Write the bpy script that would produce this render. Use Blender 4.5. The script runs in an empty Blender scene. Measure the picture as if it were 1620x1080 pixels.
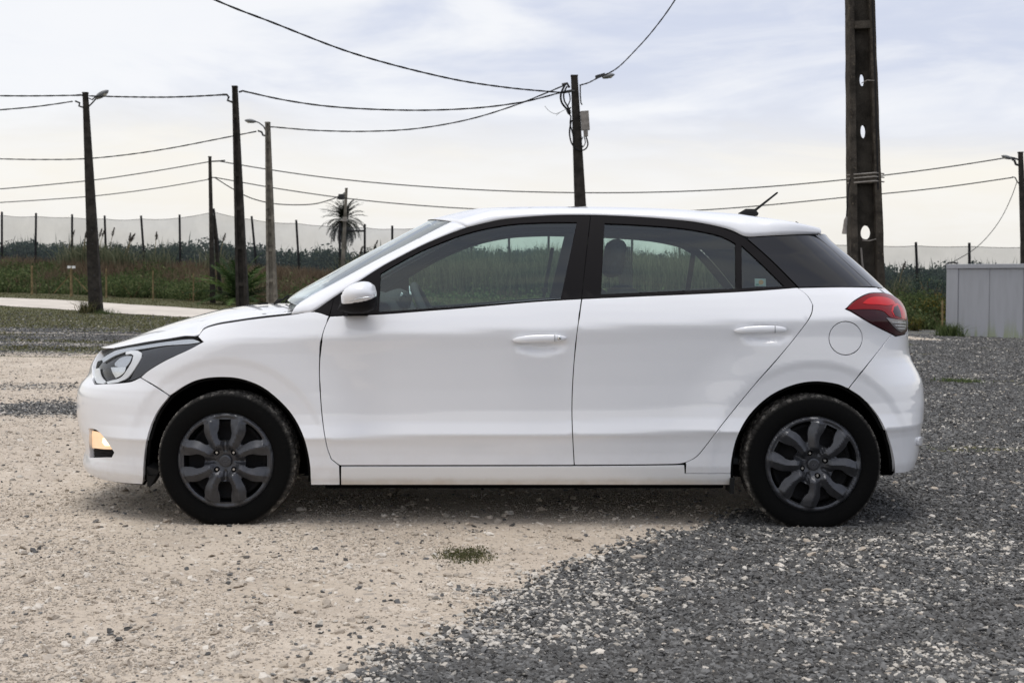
import bpy, math, random
import numpy as np
from mathutils import Vector, Matrix
from mathutils.geometry import delaunay_2d_cdt
random.seed(7); rng = np.random.default_rng(7)
sc = bpy.context.scene
COL = sc.collection
R = math.radians

# ------------------------------------------------------------------ camera
H_CAM = 1.02; FPX = 1920.0; PITCH = math.atan((540 - 462) / FPX)
cam_d = bpy.data.cameras.new('camera'); cam = bpy.data.objects.new('camera', cam_d); COL.objects.link(cam)
cam.location = (0, 0, H_CAM); cam.rotation_euler = (R(90) - PITCH, 0, 0)
cam_d.sensor_width = 36; cam_d.lens = FPX / 1620 * 36
cam_d.clip_start = 0.05; cam_d.clip_end = 4000
cam_d.dof.use_dof = True; cam_d.dof.focus_distance = 5.6; cam_d.dof.aperture_fstop = 7.1
sc.camera = cam

# ------------------------------------------------------------------ world, sun, exposure
SUN_EL, SUN_AZ = R(86), R(180)      # high behind thin cloud
wd = bpy.data.worlds.new('World'); sc.world = wd; wd.use_nodes = True
nt = wd.node_tree; nt.nodes.clear()
def N(t, **k):
    n = nt.nodes.new(t)
    for a, b in k.items(): setattr(n, a, b)
    return n
def LK(a, b): nt.links.new(a, b)
def math_n(op, a, b=None, c=None, clamp=False):
    n = nt.nodes.new('ShaderNodeMath'); n.operation = op; n.use_clamp = clamp
    for i, v in enumerate((a, b, c)):
        if v is None: continue
        if isinstance(v, (int, float)): n.inputs[i].default_value = v
        else: nt.links.new(v, n.inputs[i])
    return n.outputs[0]
def mix_n(f, a, b):
    n = nt.nodes.new('ShaderNodeMix'); n.data_type = 'RGBA'
    for i, v in ((0, f), (6, a), (7, b)):
        if isinstance(v, (int, float)): n.inputs[i].default_value = v
        elif isinstance(v, tuple): n.inputs[i].default_value = (*v, 1)
        else: nt.links.new(v, n.inputs[i])
    return n.outputs[2]
def mapr(v, a, b, c=0.0, d=1.0):
    n = nt.nodes.new('ShaderNodeMapRange'); n.interpolation_type = 'SMOOTHSTEP'
    for i, x in enumerate((v, a, b, c, d)):
        if isinstance(x, (int, float)): n.inputs[i].default_value = x
        else: nt.links.new(x, n.inputs[i])
    return n.outputs[0]
def noise_n(vec, scale, detail=4, rough=0.55, dist=0.0):
    n = nt.nodes.new('ShaderNodeTexNoise'); n.inputs['Scale'].default_value = scale
    n.inputs['Detail'].default_value = detail; n.inputs['Roughness'].default_value = rough
    n.inputs['Distortion'].default_value = dist
    if vec is not None: nt.links.new(vec, n.inputs['Vector'])
    return n.outputs['Fac']
sky = N('ShaderNodeTexSky', sky_type='NISHITA'); sky.sun_disc = False
sky.sun_elevation = SUN_EL; sky.sun_rotation = SUN_AZ; sky.air_density = 1.0; sky.dust_density = 2.0
tc = N('ShaderNodeTexCoord')
mp = N('ShaderNodeMapping'); mp.inputs['Scale'].default_value = (1, 1, 4.2); mp.inputs['Rotation'].default_value = (0, R(9), R(20))
LK(tc.outputs['Generated'], mp.inputs['Vector'])
sep = N('ShaderNodeSeparateXYZ'); LK(tc.outputs['Generated'], sep.inputs[0])
elev = sep.outputs['Z']
n1 = noise_n(mp.outputs[0], 2.6, 6, 0.55, 0.6)
n2 = noise_n(mp.outputs[0], 9.0, 5, 0.6, 0.3)
hor = mapr(elev, 0.0, 0.16)                                   # 0 at the horizon
c_low = mix_n(mapr(elev, 0.02, 0.11), (8.5, 8.25, 7.8), (9.6, 9.2, 8.4))
c_hi = mix_n(mapr(math_n('SUBTRACT', n1, math_n('MULTIPLY', sep.outputs['X'], .20)), 0.40, 0.61), (6.5, 6.95, 8.3), (9.2, 9.3, 9.6))
cf = mapr(math_n('ADD', elev, math_n('MULTIPLY', math_n('SUBTRACT', n1, 0.5), 0.30)), 0.06, 0.17)
cloud = mix_n(cf, c_low, c_hi)
streak = mapr(n2, 0.40, 0.72)
cloud = mix_n(math_n('MULTIPLY', streak, 0.35), cloud, (9.6, 9.6, 9.7))
cov = math_n('SUBTRACT', 0.96, math_n('MULTIPLY', hor, 0.05))
full = mix_n(cov, sky.outputs[0], cloud)
below = mix_n(mapr(elev, -0.02, 0.0), (2.6, 2.45, 2.2), full)
bg = N('ShaderNodeBackground'); LK(below, bg.inputs[0]); bg.inputs[1].default_value = 0.106
wo = N('ShaderNodeOutputWorld'); LK(bg.outputs[0], wo.inputs[0])
sd = bpy.data.lights.new('sun', 'SUN'); sd.energy = 1.7; sd.angle = R(24); sd.color = (1, 0.96, 0.9)
sun = bpy.data.objects.new('sun', sd); COL.objects.link(sun)
sdir = Vector((math.sin(SUN_AZ) * math.cos(SUN_EL), math.cos(SUN_AZ) * math.cos(SUN_EL), math.sin(SUN_EL)))
sun.rotation_euler = sdir.to_track_quat('Z', 'Y').to_euler()
vs = sc.view_settings; vs.view_transform = 'Standard'; vs.look = 'None'; vs.exposure = 0.0; vs.gamma = 1; vs.use_curve_mapping = False
sc.render.engine = 'CYCLES'
sc.cycles.use_denoising = True
sc.cycles.max_bounces = 8; sc.cycles.transparent_max_bounces = 24
sc.cycles.diffuse_bounces = 3; sc.cycles.glossy_bounces = 3; sc.cycles.transmission_bounces = 4
sc.cycles.caustics_reflective = False; sc.cycles.caustics_refractive = False

# ------------------------------------------------------------------ helpers
def ray(px, py):
    u = (540 - py) / FPX; cp, sp = math.cos(PITCH), math.sin(PITCH)
    return (px - 810) / FPX, cp + sp * u, -sp + cp * u
def at(px, py, Y):
    """the point at distance Y from the viewer's place seen in direction of a photo pixel"""
    a, b, c = ray(px, py); k = Y / b
    return np.array((a * k, Y, H_CAM + c * k))
def proj(x, y, z):
    cp, sp = math.cos(PITCH), math.sin(PITCH)
    zz = z - H_CAM; d = y * cp - zz * sp; u = y * sp + zz * cp
    return 810 + FPX * x / d, 540 - FPX * u / d

def newmat(name):
    global nt
    m = bpy.data.materials.new(name); m.use_nodes = True; nt = m.node_tree
    return m, nt.nodes['Principled BSDF']
def mat(name, col, rough=0.5, metal=0.0, coat=0.0, spec=0.5, var=0.0, vscale=8, bump=0.0, bscale=60, emis=None, es=0, dirt=None, dscale=5, dlo=.5, dhi=.7):
    m, b = newmat(name)
    b.inputs['Base Color'].default_value = (*col, 1); b.inputs['Roughness'].default_value = rough
    b.inputs['Metallic'].default_value = metal; b.inputs['Coat Weight'].default_value = coat
    b.inputs['Coat Roughness'].default_value = 0.04
    b.inputs['Specular IOR Level'].default_value = spec
    co = nt.nodes.new('ShaderNodeTexCoord').outputs['Object']
    c = None
    if var:
        f = noise_n(co, vscale, 5, .6)
        c = mix_n(mapr(f, .3, .7), tuple(x * (1 - var) for x in col), tuple(min(1, x * (1 + var)) for x in col))
    if dirt:
        c = mix_n(mapr(noise_n(co, dscale, 6, .65), dlo, dhi), c if c is not None else col, dirt)
    if c is not None: nt.links.new(c, b.inputs['Base Color'])
    if bump:
        bn = nt.nodes.new('ShaderNodeBump'); bn.inputs['Strength'].default_value = bump; bn.inputs['Distance'].default_value = .01
        nt.links.new(noise_n(co, bscale, 4), bn.inputs['Height']); nt.links.new(bn.outputs[0], b.inputs['Normal'])
    if emis:
        b.inputs['Emission Color'].default_value = (*emis, 1); b.inputs['Emission Strength'].default_value = es
    return m

def tag(o, label=None, cat=None, group=None, kind=None):
    if label: o['label'] = label
    if cat: o['category'] = cat
    if group: o['group'] = group
    if kind: o['kind'] = kind
    return o
def empty(name, loc=(0, 0, 0), label=None, cat=None, group=None):
    o = bpy.data.objects.new(name, None); COL.objects.link(o); o.location = loc; o.empty_display_size = .1
    return tag(o, label, cat, group)
def obj(name, V, F, m, parent=None, smooth=False, label=None):
    me = bpy.data.meshes.new(name)
    V = np.asarray(V, dtype=float)
    if parent is not None: V = V - np.array(wloc(parent))
    me.from_pydata([tuple(v) for v in V], [], [tuple(int(i) for i in f) for f in F])
    if m is not None:
        for mm in (m if isinstance(m, (list, tuple)) else [m]): me.materials.append(mm)
    if smooth: me.polygons.foreach_set('use_smooth', [True] * len(me.polygons))
    me.update()
    o = bpy.data.objects.new(name, me); COL.objects.link(o)
    if parent is not None: o.parent = parent
    if label: o['label'] = label
    return o
def wloc(o):
    l = Vector((0, 0, 0))
    while o is not None: l += o.location; o = o.parent
    return l
class MB:
    """collects shapes, in world coordinates, into one mesh"""
    def __init__(s): s.V = []; s.F = []
    def add(s, V, F):
        n = len(s.V); s.V += [tuple(v) for v in V]; s.F += [tuple(i + n for i in f) for f in F]; return s
    def box(s, a, b):
        (x0, y0, z0), (x1, y1, z1) = a, b
        V = [(x, y, z) for z in (z0, z1) for y in (y0, y1) for x in (x0, x1)]
        return s.add(V, [(0, 2, 3, 1), (4, 5, 7, 6), (0, 1, 5, 4), (2, 6, 7, 3), (0, 4, 6, 2), (1, 3, 7, 5)])
    def beam(s, p, q, w0, w1, d0=None, d1=None, up=(0, 1, 0)):
        """tapered rectangular beam from p to q; w = size across, d = size along 'up'"""
        p, q = Vector(p), Vector(q); t = (q - p).normalized(); u = Vector(up); sdv = t.cross(u).normalized(); u = sdv.cross(t).normalized()
        d0 = d0 or w0; d1 = d1 or w1
        V = []
        for c, w, d in ((p, w0, d0), (q, w1, d1)):
            for a, b in ((-1, -1), (1, -1), (1, 1), (-1, 1)): V.append(tuple(c + sdv * (a * w / 2) + u * (b * d / 2)))
        return s.add(V, [(3, 2, 1, 0), (4, 5, 6, 7), (0, 1, 5, 4), (1, 2, 6, 5), (2, 3, 7, 6), (3, 0, 4, 7)])
    def tube(s, P, r, n=8, cap=True):
        P = [Vector(p) for p in P]; V = []; F = []
        rs = r if isinstance(r, (list, tuple, np.ndarray)) else [r] * len(P)
        ref = None
        for i, p in enumerate(P):
            t = (P[min(i + 1, len(P) - 1)] - P[max(i - 1, 0)]).normalized()
            if ref is None: ref = Vector((0, 0, 1)) if abs(t.z) < .9 else Vector((1, 0, 0))
            a = t.cross(ref).normalized(); b = a.cross(t).normalized(); ref = b
            for k in range(n):
                q = 2 * math.pi * k / n; V.append(tuple(p + (a * math.cos(q) + b * math.sin(q)) * rs[i]))
        for i in range(len(P) - 1):
            for k in range(n):
                k2 = (k + 1) % n; F.append((i * n + k, i * n + k2, (i + 1) * n + k2, (i + 1) * n + k))
        if cap: F.append(tuple(range(n - 1, -1, -1))); F.append(tuple((len(P) - 1) * n + k for k in range(n)))
        return s.add(V, F)
    def build(s, name, m, parent=None, smooth=False, label=None):
        return obj(name, s.V, s.F, m, parent, smooth, label)
def vnoise(x, y, seed=0):
    xi = np.floor(x).astype(np.int64); yi = np.floor(y).astype(np.int64); fx = x - xi; fy = y - yi
    def h(a, b):
        n = (a * 374761393 + b * 668265263 + seed * 974634777) & 0xffffffff
        n = ((n ^ (n >> 13)) * 1274126177) & 0xffffffff
        return ((n ^ (n >> 16)) & 0xffff) / 65535.0
    sx = fx * fx * (3 - 2 * fx); sy = fy * fy * (3 - 2 * fy)
    return (h(xi, yi) * (1 - sx) + h(xi + 1, yi) * sx) * (1 - sy) + (h(xi, yi + 1) * (1 - sx) + h(xi + 1, yi + 1) * sx) * sy
def fbm(x, y, o=4, seed=0):
    s = 0; a = .5; t = 0
    for i in range(o):
        s = s + a * vnoise(x * 2 ** i, y * 2 ** i, seed + i); t += a; a *= .55
    return s / t
def sstep(v, a, b):
    t = np.clip((v - a) / (b - a), 0, 1); return t * t * (3 - 2 * t)

# ------------------------------------------------------------------ terrain
_ty = np.array([0, 8, 20, 35, 45, 60, 90, 200, 900.])
_tx = np.array([-60, -20, 0, 20, 60.])
_tz = np.array([[.25, .14, -.014, -.16, -.3], [.25, .14, -.014, -.16, -.3], [.45, .28, .0, -.24, -.4], [.8, .58, .06, -.46, -.7],
                [1.1, .84, .2, -.42, -.7], [1.3, 1.1, .3, -.4, -.7], [1.3, 1.1, .4, -.3, -.6], [0, 0, 0, 0, 0], [0, 0, 0, 0, 0]])
def bank_base(x): return 46 - .30 * np.clip(x, -40, 40)
def terrain(x, y):
    x = np.asarray(x, float); y = np.asarray(y, float)
    xx = np.clip(x, -59.9, 59.9); yy = np.clip(y, 0, 899)
    i = np.clip(np.searchsorted(_tx, xx, 'right') - 1, 0, 3); j = np.clip(np.searchsorted(_ty, yy, 'right') - 1, 0, 7)
    fx = (xx - _tx[i]) / (_tx[i + 1] - _tx[i]); fy = (yy - _ty[j]) / (_ty[j + 1] - _ty[j])
    z = (_tz[j, i] * (1 - fx) + _tz[j, i + 1] * fx) * (1 - fy) + (_tz[j + 1, i] * (1 - fx) + _tz[j + 1, i + 1] * fx) * fy
    Hb = 1.0 - .004 * np.clip(x, -30, 30)
    t = sstep(y, bank_base(x), bank_base(x) + 7)
    z = z + Hb * t * (1 - .8 * sstep(y, 80, 160))
    return z + t * .25 * (fbm(x * .35, y * .35, 3, 5) - .5)
def tp(px, py, guess=30.):
    """ground point seen at a pixel"""
    a, b, c = ray(px, py)
    lo, prev = 2.5, None
    Y = np.arange(2.5, 120, .02); zz = H_CAM + c / b * Y; g = terrain(a / b * Y, Y)
    k = np.argmax(zz <= g) if np.any(zz <= g) else len(Y) - 1
    return np.array((a / b * Y[k], Y[k], g[k]))
# edge of the dark gravel, as x over y
_ey = np.array([-400, -30, 0, 2.5, 3.17, 3.64, 4.0, 4.47, 4.8, 5.1, 5.5, 6.0, 8, 12, 20, 24, 60.])
_ex = np.array([-400, -24, -3.4, -1.0, -.52, -.34, -.24, .06, .35, .6, .9, 1.25, 1.7, 2.2, 3.2, 5, 5.])
def masks(x, y):
    """how much dark gravel / grass / pale road dust covers the ground at a place"""
    d = x - np.interp(y, _ey, _ex)
    dark = sstep(d - .20 * (y < 9) + .85 * (fbm(x * 1.3, y * 1.3, 4, 11) - .5), -.28, .30)
    far = sstep(y + 1.2 * (fbm(x * .5, y * .3, 3, 9) - .5), 17.2, 18.2) * (x < 8)          # dark strip on the left
    strip = np.exp(-((y - 10.2 - .25 * np.sin(x * 1.1)) / .75) ** 2) * (x < -1) * sstep(fbm(x * .6, y * 1.2, 3, 3), .36, .52) * .8
    patch = np.exp(-(((x + 6.2) / 3.5) ** 2 + ((y - 12.6) / .5) ** 2)) * .5
    rightpale = sstep(y + 1.5 * (fbm(x * .4, y * .4, 3, 91) - .5), 29.5, 31.5) * sstep(x, 4, 6) * (1 - sstep(x, 10.7, 11.8)) * .85
    dark = np.maximum(np.maximum(dark * (1 - rightpale), far * (.98 - .55 * sstep(fbm(x * .22, y * 1.3, 4, 61), .52, .66))), np.maximum(strip, patch * (x < -1)))
    g = sstep(y + 3.5 * (fbm(x * .25, y * .25, 4, 21) - .5), 24.5, 28) * (x < 9)
    st = (y > 17.5) * (x < 6) * sstep(fbm(x * .16, y * 1.1, 4, 31), .46, .60) * .8
    st2 = (x > 2) * (y > 8) * (y < 30) * sstep(fbm(x * .3, y * .55, 4, 37), .62, .72) * .6
    st3 = (x > 6) * sstep(fbm(x * .3, y * .5, 4, 47), .50, .62) * sstep(y, 29, 33)
    grass = np.maximum(np.maximum(g, st), np.maximum(st2, st3 * .7))
    bk = sstep(y, bank_base(x) - 1.5, bank_base(x) + .5)
    grass = np.maximum(grass, bk)
    return dark, grass, bk
def graded(a, b, step, lo, hi, growth=1.09):
    L = list(np.arange(a, b + 1e-6, step)); s = step
    x = a
    left = []
    while x > lo: s *= growth; x -= s; left.append(x)
    s = step; x = L[-1]; right = []
    while x < hi: s *= growth; x += s; right.append(x)
    return np.array(left[::-1] + L + right)
# ------------------------------------------------------------------ ground
def ground_material():
    m, b = newmat('ground_mix')
    b.inputs['Roughness'].default_value = .9; b.inputs['Specular IOR Level'].default_value = .25
    co = nt.nodes.new('ShaderNodeTexCoord').outputs['Object']
    def attr(n):
        a = nt.nodes.new('ShaderNodeAttribute'); a.attribute_name = n; return a.outputs['Fac']
    def vor(s, r=1.0):
        v = nt.nodes.new('ShaderNodeTexVoronoi'); v.inputs['Scale'].default_value = s; v.inputs['Randomness'].default_value = r
        nt.links.new(co, v.inputs['Vector']); return v
    v1, v2, v3 = vor(95), vor(38), vor(14)
    sh = nt.nodes.new('ShaderNodeSeparateColor'); nt.links.new(v1.outputs['Color'], sh.inputs[0])
    sh2 = nt.nodes.new('ShaderNodeSeparateColor'); nt.links.new(v2.outputs['Color'], sh2.inputs[0])
    sh3 = nt.nodes.new('ShaderNodeSeparateColor'); nt.links.new(v3.outputs['Color'], sh3.inputs[0])
    nz = noise_n(co, 1.1, 6, .62); nf = noise_n(co, 45, 5, .7); nm = noise_n(co, 7, 5, .65)
    # beige dust
    beige = mix_n(mapr(nz, .3, .7), (.49, .415, .33), (.595, .515, .425))
    beige = mix_n(math_n('MULTIPLY', mapr(nf, .42, .62), .40), beige, (.66, .575, .48))
    beige = mix_n(math_n('MULTIPLY', mapr(sh.outputs[0], .80, .86), math_n('MULTIPLY', mapr(nm, .38, .6), .55)), beige, (.26, .235, .21))
    beige = mix_n(math_n('MULTIPLY', mapr(sh2.outputs[1], .965, .98), .6), beige, (.20, .19, .18))
    beige = mix_n(math_n('MULTIPLY', mapr(sh2.outputs[0], .92, .94), .5), beige, (.74, .68, .60))
    big = noise_n(co, .33, 4, .6); trk = noise_n(co, 2.6, 4, .6)
    beige = mix_n(math_n('MULTIPLY', mapr(big, .40, .62), .35), beige, (.46, .385, .31)); beige = mix_n(math_n('MULTIPLY', mapr(trk, .50, .68), .35), beige, (.40, .34, .28))
    # dark gravel
    dk = mix_n(sh.outputs[1], (.036, .038, .040), (.155, .158, .160))
    dk = mix_n(mapr(sh.outputs[2], .95, .965), dk, (.5, .46, .40))
    dk = mix_n(math_n('MULTIPLY', mapr(sh3.outputs[0], .93, .95), .55), dk, (.42, .385, .33))
    dk = mix_n(math_n('MULTIPLY', mapr(nm, .52, .70), .35), dk, (.30, .275, .24))
    # moss and short grass
    gr = mix_n(mapr(nm, .35, .65), (.050, .060, .022), (.125, .115, .055))
    gr = mix_n(mapr(nf, .55, .75), gr, (.22, .19, .12))
    bk = mix_n(mapr(nm, .35, .65), (.035, .034, .018), (.075, .055, .035))
    dm = mapr(math_n('ADD', attr('dark'), math_n('MULTIPLY', math_n('SUBTRACT', nf, .5), 1.3)), .36, .60)
    gm = mapr(math_n('ADD', attr('grass'), math_n('MULTIPLY', math_n('SUBTRACT', nm, .5), 1.1)), .40, .66)
    c = mix_n(dm, beige, dk); c = mix_n(gm, c, gr); c = mix_n(attr('bank'), c, bk)
    nt.links.new(c, b.inputs['Base Color'])
    h = math_n('ADD', math_n('MULTIPLY', v1.outputs['Distance'], -.5), math_n('MULTIPLY', nf, 1.2))
    h = math_n('ADD', h, math_n('MULTIPLY', v2.outputs['Distance'], -.4))
    bn = nt.nodes.new('ShaderNodeBump'); bn.inputs['Strength'].default_value = .8; bn.inputs['Distance'].default_value = .012
    nt.links.new(h, bn.inputs['Height']); nt.links.new(bn.outputs[0], b.inputs['Normal'])
    return m
def grid_mesh(name, xs, ys, zf, m, attrs=None):
    X, Y = np.meshgrid(xs, ys); nx, ny = len(xs), len(ys)
    Z = zf(X, Y)
    V = np.stack([X, Y, Z], -1).reshape(-1, 3)
    i, j = np.meshgrid(np.arange(nx - 1), np.arange(ny - 1)); a = (j * nx + i).ravel()
    F = np.stack([a, a + 1, a + nx + 1, a + nx], 1)
    me = bpy.data.meshes.new(name)
    me.vertices.add(len(V)); me.vertices.foreach_set('co', V.ravel())
    me.loops.add(F.size); me.loops.foreach_set('vertex_index', F.ravel())
    me.polygons.add(len(F)); me.polygons.foreach_set('loop_start', np.arange(0, F.size, 4)); me.polygons.foreach_set('loop_total', np.full(len(F), 4))
    me.polygons.foreach_set('use_smooth', np.ones(len(F), bool))
    me.update(); me.validate()
    me.materials.append(m)
    for k, v in (attrs or {}).items():
        at_ = me.attributes.new(k, 'FLOAT', 'POINT'); at_.data.foreach_set('value', v(X, Y).ravel().astype(np.float32))
    o = bpy.data.objects.new(name, me); COL.objects.link(o); return o
gx = graded(-3.2, 4.2, .022, -900, 900, 1.035); gy = graded(2.6, 8.2, .022, -600, 1500, 1.030)
gy = gy[(gy < 1500)]
def micro(x, y):
    d, g, b = masks(x, y)
    near = 1 - sstep(np.abs(y - 6), 30, 60)
    return (fbm(x * 2.2, y * 2.2, 4, 1) - .5) * .020 * near + (fbm(x * 14, y * 14, 3, 2) - .5) * .009 * near * (1 + .5 * d)
def gz(x, y): return terrain(x, y) + micro(x, y)
ground = grid_mesh('ground', gx, gy, gz, ground_material(), {'dark': lambda x, y: masks(x, y)[0], 'grass': lambda x, y: masks(x, y)[1], 'bank': lambda x, y: masks(x, y)[2]})
tag(ground, kind='structure')

# far hills on the right, seen through the netting
m_hill = mat('hill_scrub', (.045, .06, .035), .95, spec=.1, var=.5, vscale=.05)
hx = np.linspace(-700, 900, 220); hy = np.linspace(430, 1100, 40)
def hillz(x, y):
    t = sstep(y, 430, 800)
    return -3 + t * (6 + 15 * sstep(x, 60, 520) + 7 * (fbm(x * .008, y * .006, 4, 8) - .3)) 
hills = grid_mesh('hills', hx, hy, hillz, m_hill); tag(hills, kind='structure')

# ------------------------------------------------------------------ pale road behind the left poles
rl_top = [(-500, 455), (-60, 470), (0, 472), (100, 475.5), (200, 482), (300, 488.5), (380, 494), (520, 503)]
rl_bot = [(-500, 464), (-60, 482), (0, 484), (100, 490), (160, 494.5), (240, 499.5), (330, 503.5), (400, 507), (520, 512)]
def line_pts(pp, n):
    px = np.linspace(pp[0][0], pp[-1][0], n); py = np.interp(px, [p[0] for p in pp], [p[1] for p in pp])
    return [tp(a, b) for a, b in zip(px, py)]
A_, B_ = line_pts(rl_bot, 50), line_pts(rl_top, 50)
V = []; F = []
for i in range(50):
    for k in range(9):
        p = A_[i] * (1 - k / 8) + B_[i] * (k / 8)
        if k in (0, 8): p[1] += .5 * (fbm(np.array(p[0] * .9), np.array(k * 7.), 3, 4) - .5)
        V.append((p[0], p[1], float(gz(np.array(p[0]), np.array(p[1]))) + (.06 if 0 < k < 8 else .012)))
for i in range(49):
    for k in range(8): a = i * 9 + k; F.append((a, a + 9, a + 10, a + 1))
m_road = mat('road_dust', (.58, .53, .47), .95, spec=.2, var=.10, vscale=1.2, bump=.5, bscale=14)
tag(obj('road', V, F, m_road, smooth=True), kind='structure')

# ------------------------------------------------------------------ gravel: stone chips scattered by geometry nodes
def stone_group(name, radius, flat, rough_mat, nvar=7, sub=1):
    g = bpy.data.node_groups.new(name, 'GeometryNodeTree')
    g.interface.new_socket('Geometry', in_out='INPUT', socket_type='NodeSocketGeometry')
    g.interface.new_socket('Geometry', in_out='OUTPUT', socket_type='NodeSocketGeometry')
    n = g.nodes; L = g.links.new
    gi = n.new('NodeGroupInput'); go = n.new('NodeGroupOutput')
    g2i = n.new('GeometryNodeGeometryToInstance')
    for k in range(nvar):
        ico = n.new('GeometryNodeMeshIcoSphere'); ico.inputs['Radius'].default_value = radius; ico.inputs['Subdivisions'].default_value = sub
        sp = n.new('GeometryNodeSetPosition')
        pos = n.new('GeometryNodeInputPosition')
        nz = n.new('ShaderNodeTexNoise'); nz.noise_dimensions = '4D'; nz.inputs['W'].default_value = k * 3.7; nz.inputs['Scale'].default_value = .75 / radius; nz.inputs['Detail'].default_value = 1
        L(pos.outputs[0], nz.inputs['Vector'])
        sb = n.new('ShaderNodeVectorMath'); sb.operation = 'SUBTRACT'; L(nz.outputs['Color'], sb.inputs[0]); sb.inputs[1].default_value = (.5, .5, .5)
        ml = n.new('ShaderNodeVectorMath'); ml.operation = 'SCALE'; L(sb.outputs[0], ml.inputs[0]); ml.inputs['Scale'].default_value = radius * 2.6
        L(ico.outputs[0], sp.inputs['Geometry']); L(ml.outputs[0], sp.inputs['Offset'])
        tr = n.new('GeometryNodeTransform'); r_ = random.Random(k)
        tr.inputs['Scale'].default_value = (r_.uniform(.85, 1.3), r_.uniform(.7, 1.0), flat * r_.uniform(.7, 1.2))
        L(sp.outputs[0], tr.inputs['Geometry'])
        sm = n.new('GeometryNodeSetMaterial'); sm.inputs['Material'].default_value = rough_mat; L(tr.outputs[0], sm.inputs['Geometry'])
        L(sm.outputs[0], g2i.inputs[0])
    iop = n.new('GeometryNodeInstanceOnPoints'); L(gi.outputs[0], iop.inputs['Points']); L(g2i.outputs[0], iop.inputs['Instance'])
    iop.inputs['Pick Instance'].default_value = True
    def na(nm, t):
        a = n.new('GeometryNodeInputNamedAttribute'); a.data_type = t; a.inputs['Name'].default_value = nm; return a.outputs['Attribute']
    L(na('variant', 'INT'), iop.inputs['Instance Index']); L(na('rot', 'FLOAT_VECTOR'), iop.inputs['Rotation']); L(na('size', 'FLOAT'), iop.inputs['Scale'])
    L(iop.outputs[0], go.inputs[0])
    return g
def stone_mat(name, ramp):
    m, b = newmat(name); b.inputs['Roughness'].default_value = .85; b.inputs['Specular IOR Level'].default_value = .3
    a = nt.nodes.new('ShaderNodeAttribute'); a.attribute_type = 'INSTANCER'; a.attribute_name = 'tone'
    cr = nt.nodes.new('ShaderNodeValToRGB'); nt.links.new(a.outputs['Fac'], cr.inputs[0])
    e = cr.color_ramp.elements
    e[0].position, e[0].color = ramp[0][0], (*ramp[0][1], 1); e[1].position, e[1].color = ramp[-1][0], (*ramp[-1][1], 1)
    for p, c in ramp[1:-1]: x = e.new(p); x.color = (*c, 1)
    co = nt.nodes.new('ShaderNodeTexCoord').outputs['Object']
    nt.links.new(mix_n(math_n('MULTIPLY', noise_n(co, 300, 3), .5), cr.outputs[0], (.16, .145, .125)), b.inputs['Base Color'])
    return m
def scatter(name, P, size, tone, group, nvar, label, sink=.25):
    me = bpy.data.meshes.new(name); n = len(P)
    me.vertices.add(n); me.vertices.foreach_set('co', P.ravel())
    rot = np.stack([rng.uniform(-.5, .5, n), rng.uniform(-.5, .5, n), rng.uniform(0, 6.28, n)], 1)
    for nm, t, v, k in (('size', 'FLOAT', size, 'value'), ('tone', 'FLOAT', tone, 'value'), ('rot', 'FLOAT_VECTOR', rot, 'vector'), ('variant', 'INT', rng.integers(0, nvar, n), 'value')):
        a = me.attributes.new(nm, t, 'POINT'); a.data.foreach_set(k, np.ascontiguousarray(v).ravel().astype(np.int32 if t == 'INT' else np.float32))
    o = bpy.data.objects.new(name, me); COL.objects.link(o)
    md = o.modifiers.new('stones', 'NODES'); md.node_group = group
    return tag(o, label, name.replace('_', ' '), kind='stuff')
def candidates(n, ymax, power=1.0, xl=1.40):
    """places on the ground, denser towards the viewer as the picture needs"""
    y = 2.9 * (ymax / 2.9) ** rng.uniform(0, 1, n) ** power
    x = y * rng.uniform(-.46, .46, n) * xl
    return x, y
m_dark = stone_mat('dark_stone', [(0, (.022, .023, .025)), (.5, (.072, .075, .079)), (.93, (.185, .188, .19)), (.96, (.50, .46, .40)), (1, (.70, .66, .60))])
m_pale = stone_mat('pale_stone', [(0, (.14, .13, .12)), (.12, (.26, .24, .215)), (.3, (.42, .36, .295)), (.75, (.55, .475, .39)), (1, (.76, .70, .62))])
gd = stone_group('chips_dark', .0072, .55, m_dark); gp = stone_group('chips_pale', .010, .6, m_pale)
# dark crushed gravel, about one layer where it lies thick
n = 800000; x, y = candidates(n, 36); d = masks(x, y)[0]
keep = rng.uniform(0, 1, n) < sstep(d + .5 * (fbm(x * 7, y * 7, 3, 77) - .5), .05, .95) * .95 * (1 - .8 * masks(x, y)[1]) + .004; x, y = x[keep], y[keep]
lite = masks(x, y)[0]
tone = rng.uniform(0, .95, len(x)) ** 1.0
pf = .02 + .30 * (1 - sstep(lite, .3, 1.0)) + .22 * sstep(fbm(x * 1.6, y * 1.6, 4, 55), .60, .74)
pl = rng.uniform(0, 1, len(x)) < pf; tone[pl] = rng.uniform(.955, 1, pl.sum())
sz = np.clip(rng.lognormal(-.12, .34, len(x)), .3, 2.0) * (1 + .055 * np.clip(y - 5, 0, 40))
z = gz(x, y) + .0025
scatter('dark_gravel', np.stack([x, y, z], 1), sz, tone, gd, 7, 'crushed dark grey gravel spread over the right foreground and under the car')
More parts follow.
